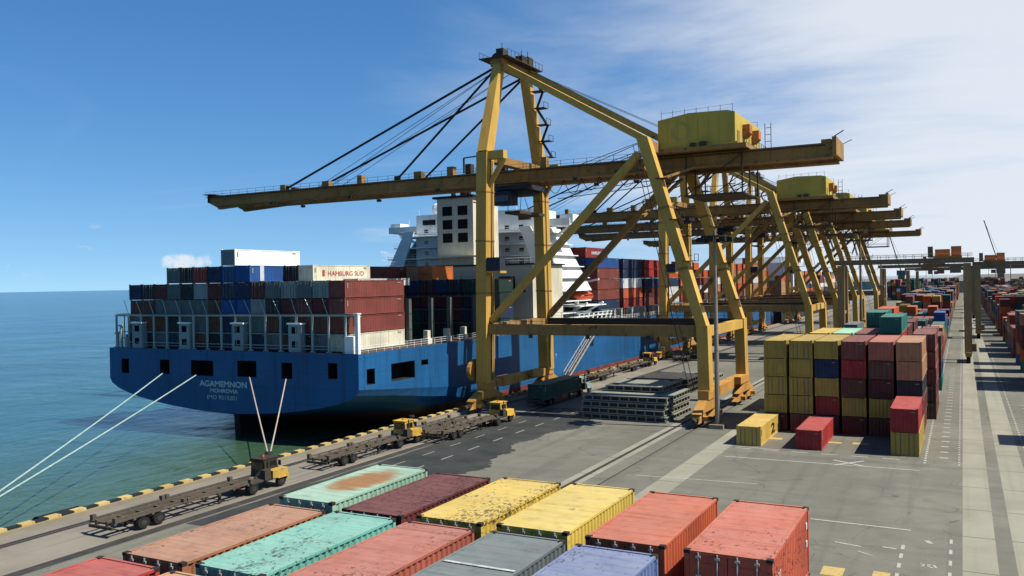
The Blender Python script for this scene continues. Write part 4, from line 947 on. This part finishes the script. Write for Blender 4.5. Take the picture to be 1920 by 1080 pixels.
    # sills, bogies, wheels
    for X,nm in ((XS,'sea'),(XL,'land')):
        MB().box(X-CX-.65,X-CX+.65,-10.8,10.8,3.6,5.0).box(X-CX-.8,X-CX+.8,-6,-2,3.5,5.1).build('sill_beam', CYO, R)
        MB().box(X-CX+.66,X-CX+1.5,2,5.5,4.2,5.4).build('drive_box', CYO, R)
        for s in (-1,1):
            eq = MB().hexa([(X-CX-.55,s*9.6-4.4,2.2),(X-CX+.55,s*9.6-4.4,2.2),(X-CX+.55,s*9.6+4.4,2.2),(X-CX-.55,s*9.6+4.4,2.2),(X-CX-.55,s*9.6-1.2,3.59),(X-CX+.55,s*9.6-1.2,3.59),(X-CX+.55,s*9.6+1.2,3.59),(X-CX-.55,s*9.6+1.2,3.59)]) if False else None
            b = MB(); b.hexa([(X-CX-.55,s*9.6-4.2,2.0),(X-CX+.55,s*9.6-4.2,2.0),(X-CX+.55,s*9.6+4.2,2.0),(X-CX-.55,s*9.6+4.2,2.0),(X-CX-.55,s*9.6-1.4,3.58),(X-CX+.55,s*9.6-1.4,3.58),(X-CX+.55,s*9.6+1.4,3.58),(X-CX-.55,s*9.6+1.4,3.58)])
            bo = b.build('bogie', CYO, R)
            for q in (-3,3):
                c_ = s*9.6+q; b = MB(); b.hexa([(X-CX-.5,c_-1.9,.75),(X-CX+.5,c_-1.9,.75),(X-CX+.5,c_+1.9,.75),(X-CX-.5,c_+1.9,.75),(X-CX-.5,c_-.7,1.98),(X-CX+.5,c_-.7,1.98),(X-CX+.5,c_+.7,1.98),(X-CX-.5,c_+.7,1.98)]); b.box(X-CX+.51,X-CX+1.1,c_-.5,c_+.4,.9,1.5); b.build('bogie_frame', CYO, bo)
                for e in (-1.15,1.15): MB().tube((X-CX-.12,c_+e,.56),(X-CX+.12,c_+e,.56),.52,14).build('wheel', STEEL, bo)
            MB().box(X-CX-.4,X-CX+.4,s*9.6+s*4.4-.5,s*9.6+s*4.4+.5,.9,1.5).tube((X-CX,s*9.6+s*4.9,1.2),(X-CX,s*9.6+s*5.6,1.2),.28,8).build('buffer', CDK, bo)
    return R
c1 = crane(110.5, 'tall yellow quay crane nearest the viewer, boom stretched over the ship')
for yc, lb_ in ((189,'second yellow quay crane, its square machinery house right behind the nearest crane'),(230.5,'third quay crane from the front in the receding row'),(272,'fourth quay crane from the front in the receding row'),(338,'farthest quay crane of the receding row, its girder end lowest')):
    o = copy_tree(c1); o.location = (CX, yc, 0); o['label'] = lb_

# ------------------------------------------------------------------ yard gantries
GY = paint((176,146,92), .3, .45, .65, .5, name='gantry_tan'); GD = paint((138,122,92), .4, .45, .7, .5, name='gantry_dark'); GO = paint((210,138,66), .25, .3, .6, .5, name='gantry_house')
def gantry(x0, x1, yc, label, trol):
    R = thing('yard_gantry_crane', label, 'gantry crane', (x0, yc, 0), 'rubber tyred gantries over the yard'); Wd = x1-x0
    for xx in (0,Wd):
        for s in (-1,1):
            MB().beam((xx,s*3.4,2.2),(xx,s*2.6,24.6),1.3,1.1,up=(0,1,0)).build('leg', GY, R)
            MB().tube((xx-.35,s*3.9,.8),(xx+.35,s*3.9,.8),.8,14).build('wheel', RUBBER, R); MB().tube((xx-.35,s*2.2,.8),(xx+.35,s*2.2,.8),.8,14).build('wheel', RUBBER, R)
        MB().box(xx-.55,xx+.55,-4.6,4.6,1.6,2.6).build('sill_beam', GY, R); MB().box(xx-.5,xx+.5,-2.2,2.2,12,12.8).build('cross_beam', GY, R)
        MB().box(xx+.56,xx+1.4,-2.4,1.8,2.7,4.6).build('power_pack', GD, R)
    for s in (-1,1): MB().box(-1.2,Wd+1.2,s*2.6-.4,s*2.6+.4,24.8,26.0).build('girder', GD, R)
    b = MB()
    for s in (-1,1):
        for z in (26.6,27.1): b.tube((-1,s*3.3,z),(Wd+1,s*3.3,z),.04,4)
        xx = -1.
        while xx < Wd+1: b.tube((xx,s*3.3,26),(xx,s*3.3,27.1),.04,4); xx += 1.6
    b.build('girder_railing', GD, R)
    tb = MB().box(trol-2.6,trol+2.4,-3.2,3.2,26.01,26.5).box(trol-2.3,trol+.3,-2.2,2.2,26.5,28.2).build('trolley', GO, R); MB().box(trol+.5,trol+2.3,-1.8,1.8,26.5,28.9).build('winch_house', GO, tb)
    MB().box(trol-3.6,trol-2.7,-1,.6,26.2,29).build('resistor_box', GD, tb); MB().box(trol+.3,trol+2.2,-4.4,-3.3,22.2,24.4).build('driver_cab', GD, tb)
    b = MB().box(-1.2+Wd*.35,Wd*.35,-1.2,1.2,18.8,19.4)
    for d in (-1,1): b.tube((Wd*.35-.6,d,19.4),(Wd*.35-.6,d,26),.06,4)
    b.build('spreader', GD, R)
    return R
gantry(-22.1, .75, 190, 'tan yard gantry crane spanning the stacks behind the front rows', 19.6)
gantry(-22.1, .75, 292, 'second yard gantry farther along the same runway', 15.)
gantry(3.5, 27.1, 262, 'yard gantry crane standing right of the road at the picture edge', 4.)
gantry(3.5, 27.1, 380, 'distant yard gantry right of the road, behind the nearer one', 8.)
gd = gantry(-22.1, .75, 430, 'farthest yard gantry over the left stacks', 8.)
for k,(gx,gyy) in enumerate(((-22.1,520),(3.5,470),(34,300),(62,350),(92,330),(34,430),(62,500),(92,470),(124,420))):
    o = copy_tree(gd); o.location = (gx, gyy, 0); o['label'] = 'distant yard gantry in the hazy right background, %s of the far group' % ORD[k]; o['group'] = 'far yard gantries'

# ------------------------------------------------------------------ things on the quay
TY = paint((222,176,70), .25, .4, .6, .8, name='truck_yellow'); TR = paint((96,86,70), .55, .6, .75, 1., name='trailer_rust'); TRD = paint((70,62,48), .5, .6, .8, 1., name='trailer_dark')
def wheel(R, x, y, w_=.3, r=.5):
    wv = MB().tube((x-w_/2,y,r/K),(x+w_/2,y,r/K),r,16).build('wheel', RUBBER, R)
    MB().tube((x-w_/2-.012,y,r/K),(x+w_/2+.012,y,r/K),r*.52,12).build('rim', STEEL, wv)
def tractor(x, y, label, colm, cabm=None):
    cabm = cabm or colm
    R = thing('terminal_tractor', label, 'truck', (x, y, 0), 'terminal tractors on the quay')
    MB().box(-.45,.45,0,5.4,.75,1.1).box(-1.15,1.15,.2,2.4,1.1,1.28).build('chassis', TRD, R)
    b = MB(); b.hexa([(-1.2,3.3,1.11),(.35,3.3,1.11),(.35,5.1,1.11),(-1.2,5.1,1.11),(-1.15,3.35,3.05),(.3,3.35,3.05),(.3,4.85,3.05),(-1.15,4.85,3.05)]); cb = b.build('cab', cabm, R)
    MB().box(-1.02,.18,3.305,3.33,2.0,2.85).build('rear_window', GLASS, cb); MB().box(.337,.352,3.6,4.7,2.05,2.8).build('side_window', GLASS, cb); MB().box(-1.215,-1.185,3.6,4.7,2.05,2.8).build('side_window', GLASS, cb)
    MB().box(-1.22,.37,3.2,5.0,3.06,3.16).build('roof', cabm, cb); MB().tube((-.4,4,3.16),(-.4,4,3.4),.09,8).build('beacon', paint((226,120,40)), cb)
    MB().box(.37,1.15,3.5,5.3,1.11,1.95).build('engine_hood', colm, R); MB().box(-1.22,1.2,5.1,5.45,.7,1.3).build('bumper', colm, R); MB().box(.6,1.1,2.6,3.3,1.11,2.2).build('fuel_tank', TRD, R)
    MB().tube((.75,3.4,1.2),(.75,3.4,3.4),.07,8).build('exhaust_stack', TRD, R)
    MB().box(-1.02,.18,4.83,4.9,1.95,2.85).build('windscreen', GLASS, cb)
    for sx in (-1.45,.6): MB().box(sx-.14,sx+.14,4.85,4.92,2.2,2.75).beam((sx,4.88,2.7),(-.4+.6*(1 if sx > 0 else -1),4.88,2.9),.04).build('mirror', DARK, cb)
    for sx in (-.9,.9): MB().box(sx-.16,sx+.16,5.45,5.5,.9,1.1).build('headlight', T_WHITE, R); MB().box(sx-.12,sx+.12,-.05,-.002,.85,1.05).build('tail_light', T_RED, R)
    MB().tube((0,2.4,1.28),(0,3.2,1.9),.05,6).tube((.15,2.3,1.28),(.15,3.2,1.8),.04,6).build('air_hose', RUBBER, R)
    for sx in (-1,1):
        MB().box(sx*1.0-.3,sx*1.0+.3,4.0,5.2,1.04,1.1).build('mudguard', colm, R)
        wheel(R, sx*1.0, 4.55); wheel(R, sx*.98, 1.2, .55)
    return R
def trailer(x, y, label, L=13.0, mt=TR):
    R = thing('skeletal_trailer', label, 'trailer', (x, y, 0), 'empty skeletal trailers on the quay')
    b = MB()
    for sx in (-.55,.55): b.box(sx-.12,sx+.12,0,L,1.02,1.42)
    b.build('main_rail', mt, R); b = MB()
    for sx in (-1.22,1.22): b.box(sx-.07,sx+.07,.3,L-.6,1.3,1.44)
    b.build('side_rail', mt, R)
    k = 0.15
    while k < L: MB().box(-1.3,1.3,k-.1,k+.1,1.12,1.3).build('cross_member', mt, R); k += 1.55
    for yy in (.25,6.1,6.5,L-.3):
        for sx in (-1,1): MB().box(sx*1.16-.16,sx*1.16+.16,yy-.15,yy+.15,1.3,1.75).build('corner_guide', mt, R)
    for yy in (2.5,3.85):
        MB().box(-.9,.9,yy-.1,yy+.1,.55,.75).build('axle', TRD, R)
        for sx in (-1,1): wheel(R, sx*.98, yy, .55, .5)
    for sx in (-1,1): MB().box(sx*.7-.07,sx*.7+.07,L-3.3,L-3.1,.25,1.02).box(sx*.7-.15,sx*.7+.15,L-3.4,L-3.0,.2,.26).build('landing_leg', TRD, R)
    MB().box(-1.2,1.2,-.1,.04,.75,1.0).build('rear_bumper', TRD, R)
    return R
trailer(-52.9, 39.2, 'empty skeletal trailer nearest the viewer, by the quay edge', 13.2); tractor(-52.9, 51.2, 'dark cabbed terminal tractor with a yellow front, nearest the viewer', paint((206,168,76), .35, .5, .6, .8), paint((62,54,38), .3, .4))
trailer(-53.2, 62.0, 'empty trailer behind the second tractor along the quay edge', 11.6); tractor(-53.2, 72.4, 'yellow terminal tractor second along the quay edge', TY)
trailer(-50.5, 77.4, 'empty trailer hitched right before the crane leg', 12.4); tractor(-50.3, 88.4, 'yellow terminal tractor standing just before the seaward crane leg', TY)
trailer(-53.4, 75.6, 'second empty trailer at the quay edge beside the crane leg', 12.0)
trailer(-51.6, 104.5, 'trailer under the green container', 13.); cont('green', -52.82, 104.8, 1.46, 12.19, 2.59, 1, 'dark green container on a trailer beneath the nearest crane')
tractor(-51.6, 116.6, 'pale cabbed tractor pulling the green container', paint((150,176,170), .2, .4, .6, .8))
trailer(-55.6, 134, 'trailer parked along the quay behind the nearest crane', 12.); trailer(-55.8, 150, 'farther trailer along the quay in line with the ship gangway', 12.); tractor(-55.8, 161.2, 'small yellow tractor far along the quay', TY)
trailer(-52, 172, 'trailer near the second crane seaward legs', 12.); tractor(-52, 183, 'yellow tractor near the second crane seaward legs', TY)
# hatch covers piled under the crane
HC = paint((150,150,134), .35, .5, .75, .6, name='hatch_cover_grey'); HCD = paint((64,62,56), .5, .5, .8, .6, name='hatch_cover_dark')
def hatch(x0, x1, y0, y1, z0, label, mt=HC, th=.82):
    R = thing('hatch_cover', label, 'hatch cover', ((x0+x1)/2, y0, z0), 'ship hatch covers piled on the quay', random.uniform(-.025,.025)); hw = (x1-x0)/2; D = y1-y0
    MB().box(-hw,hw,0,D,th-.13,th).build('top_plate', mt, R); MB().box(-hw+.25,hw-.25,.25,D-.25,.12,th-.132).build('core', HCD, R)
    xx = -hw+.1; me = MB().box(-.06,.06,.02,.24,.02,th-.132).mesh('stiffener', mt); n = 0
    while xx < hw:
        o = link('stiffener', me, R); o.location = (xx,0,0); xx += 1.18; n += 1
    me = MB().box(-.24,-.02,-.06,.06,.02,th-.132).mesh('stiffener', mt); yy = .3
    while yy < D: o = link('stiffener', me, R); o.location = (hw,yy,0); yy += 1.2
    MB().box(-hw,hw,.0,.1,.0,.14).box(hw-.1,hw,.11,D,.0,.14).build('lower_flange', mt, R)
    for sx in (-1,1):
        for yy in (.8,D-.8): MB().box(sx*(hw-1.2)-.25,sx*(hw-1.2)+.25,yy-.2,yy+.2,th,th+.14).build('lifting_socket', HCD, R)
for k in range(4):
    hatch(-42.0+random.uniform(-.3,.3), -31.4+random.uniform(-.2,.3), 98.3+random.uniform(-.2,.3)+(.5 if k == 3 else 0), 108.6, k*.98+.04, 'grey hatch cover, %s from the bottom of the near pile' % ['lowest','second','third','top one counted fourth'][k] if k < 3 else 'grey hatch cover crowning the front left of the near pile')
hatch(-40.6, -33.0, 102.5, 110.5, 4.0, 'pale hatch cover lying on top of the near pile')
for k in range(3): hatch(-45.5+k*.4, -36.3, 124+k*.4, 134, k*.98+.04, 'dark hatch cover, %s in the pile behind the pale ones' % ['bottom','middle','top'][k], HCD)
hatch(-45., -37., 139, 149, .04, 'single pale hatch cover flat on the quay behind the dark pile')
# mooring lines and bollards
ROPE = plain('mooring_rope', (168,192,184), .8); ROPE_B = plain('mooring_rope_brown', (188,172,160), .8)
def rope(p, q, sag, label, mt, r=.075):
    p = Vector(p); q = Vector(q); b = MB(); pts_ = []
    for i in range(19):
        t = i/18; v = p.lerp(q,t); v.z -= sag*4*t*(1-t); pts_.append(v)
    for a_,c_ in zip(pts_,pts_[1:]): b.tube(a_-p,c_-p,r,6,caps=False)
    tag(b.build('mooring_line', mt, None, tuple(p)), label, 'rope', 'mooring lines at the stern')
rope((-94.3,79.6,7.55), (-59.75,31.2,.95), .25, 'pale mooring line leaving the stern farthest from the quay', ROPE, .085)
rope((-88.1,79.6,7.5), (-59.65,30.6,.95), .25, 'pale mooring line second from the outer side of the stern', ROPE, .085)
rope((-78.9,79.6,7.6), (-59.75,62.55,1.0), .15, 'steep mooring line from the stern port right of the ship name', ROPE_B)
rope((-72.9,79.6,7.6), (-59.65,62.65,1.0), .15, 'steep mooring line closest to the quay side of the stern', ROPE_B)
def bollard(x, y, label):
    b = MB().tube((0,0,0),(0,0,.85),.26,12,.2).tube((0,0,.85),(0,0,1.1),.4,12,.34).box(-.45,.45,-.45,.45,-.01,.06)
    tag(b.build('bollard', DARK, None, (x,y,.29)), label, 'bollard', 'quay bollards')
bollard(-59.75, 30.9, 'bollard holding the two outer mooring lines, past the left picture edge'); bollard(-59.75, 62.6, 'black bollard where the two steep mooring lines meet, behind the first tractor')
bollard(-59.75, 87, 'black bollard on the quay edge below the ship stern corner'); bollard(-59.75, 143, 'black bollard on the quay edge by the gangway')
b = MB().tube((0,-1.7,0),(0,1.7,0),.62,14); b.box(-.1,.9,-1.5,-1.3,-.1,.1); b.box(-.1,.9,1.3,1.5,-.1,.1)
tag(b.build('quay_fender', RUBBER, None, (-61.2,41.7,-.25)), 'black rubber fender on the quay edge at lower left', 'fender')
# gangway
gw = thing('gangway', 'grey sloping gangway from the quay up the blue ship side', 'gangway', (-60.9,136.2,.3))
A = Vector((-.2,0,.2)); B = Vector((-.6,13.5,9.0))
b = MB().beam(A,B,.9,.12); b.build('treads', STEEL, gw)
for sx in (-.5,.5):
    b = MB(); o_ = Vector((sx,0,0)); b.beam(A+o_,B+o_,.1,.3); b.tube(A+o_+Vector((0,0,1.3)),B+o_+Vector((0,0,1.3)),.05,5)
    for i in range(12): v = A.lerp(B,i/11)+o_; b.tube(v,v+Vector((0,0,1.3)),.035,4)
    b.build('handrail', BAR_M, gw)
MB().box(-1,.6,13.3,15,8.9,9.1).build('upper_platform', STEEL, gw)
# lamp mast
lm = thing('lamp_mast', 'tall grey floodlight mast beside the landward crane leg', 'lamp mast', (-25.0,97.6,0))
MB().tube((0,0,.6),(0,0,29),.32,12,.16).build('pole', paint((150,140,122), .3, .4), lm); MB().box(-.8,.8,-.8,.8,0,.6).build('footing', M_COPING, lm)
MB().tube((0,0,27.9),(0,0,28.1),1.6,12).build('head_frame', DARK, lm)
for k in range(8):
    a = k*math.pi/4; x,y = 1.7*math.cos(a),1.7*math.sin(a); MB().box(x-.35,x+.35,y-.35,y+.35,27.2,27.85).build('floodlight', DARK, lm)
lm2 = thing('lamp_mast', 'distant lamp mast among the far yard stacks', 'lamp mast', (-21.,214,0)); MB().tube((0,0,0),(0,0,35),.4,10,.2).build('pole', GD, lm2); MB().tube((0,0,34.5),(0,0,35),1.6,10).build('head_frame', DARK, lm2)
# a yellow bin, road bits
b = MB(); b.box(-.6,.6,-.8,.8,0,2.4); tag(b.build('yard_hut', paint((236,208,110)), None, (-2.9,131,0)), 'small yellow hut at the road edge past the front stacks', 'hut') if False else None
# far shore: sheds, harbour cranes
random.seed(13)
for k,(x,y,w_,d,h) in enumerate(((-30,900,70,30,14),(60,960,90,30,12),(170,900,60,25,16),(260,840,80,30,11),(-140,1150,80,30,13),(330,760,60,30,12))):
    r = thing('warehouse', 'pale warehouse on the far shore, %s from the left' % ORD[[4,0,1,2,3,5].index(k) if k in (0,1,2,3,4,5) else k], 'warehouse', (x,y,0), 'far sheds')
    MB().box(-w_/2,w_/2,0,d,0,h).build('wall', paint((190,184,170), .1, .3), r)
    b = MB(); b.hexa([(-w_/2-1,-1,h),(w_/2+1,-1,h),(w_/2+1,d+1,h),(-w_/2-1,d+1,h),(-w_/2-1,d/2-1,h+4),(w_/2+1,d/2-1,h+4),(w_/2+1,d/2+1,h+4),(-w_/2-1,d/2+1,h+4)]); b.build('roof', paint((132,130,124), .2, .3), r)
    for q in range(6): MB().box(-w_/2+3+q*w_/6.5,-w_/2+7+q*w_/6.5,-.1,-.01,.5,5).build('door', paint((90,96,100)), r)
for k,(x,y,h,tilt) in enumerate(((-52,900,84,-8),(34,1000,92,-9))):
    r = thing('luffing_crane', 'thin distant jib crane, %s against the sky' % ('left one' if k == 0 else 'right one'), 'crane', (x,y,0), 'far jib cranes')
    MB().box(-3,3,-3,3,0,22).build('tower', GD, r); MB().box(-4,4,-3,4,22,28).build('cab_house', paint((120,130,130)), r); MB().beam((0,0,26),(tilt*1.6,0,h),.9,.9).beam((tilt*1.6,0,h),(3,0,31),.2).build('jib', GD, r)

# containers buried inside the stacks, of which the photograph shows nothing singly
def buried():
    cols = sorted({h[0] for h in HID}); b = MB()
    for (c,x,y,z,L,H) in HID:
        b.cur = cols.index(c); b.box(x+.03,x+2.41,y+.03,y+L-.03,z+.03,z+H-.03)
    o = b.build('buried_container_tiers', [paint(PAL[c], .22, .35, .55, 1., 0, None, None, .35) for c in cols]); o['kind'] = 'stuff'; o['label'] = 'containers massed inside the stacks and on the far ship'; o['category'] = 'containers'
buried()
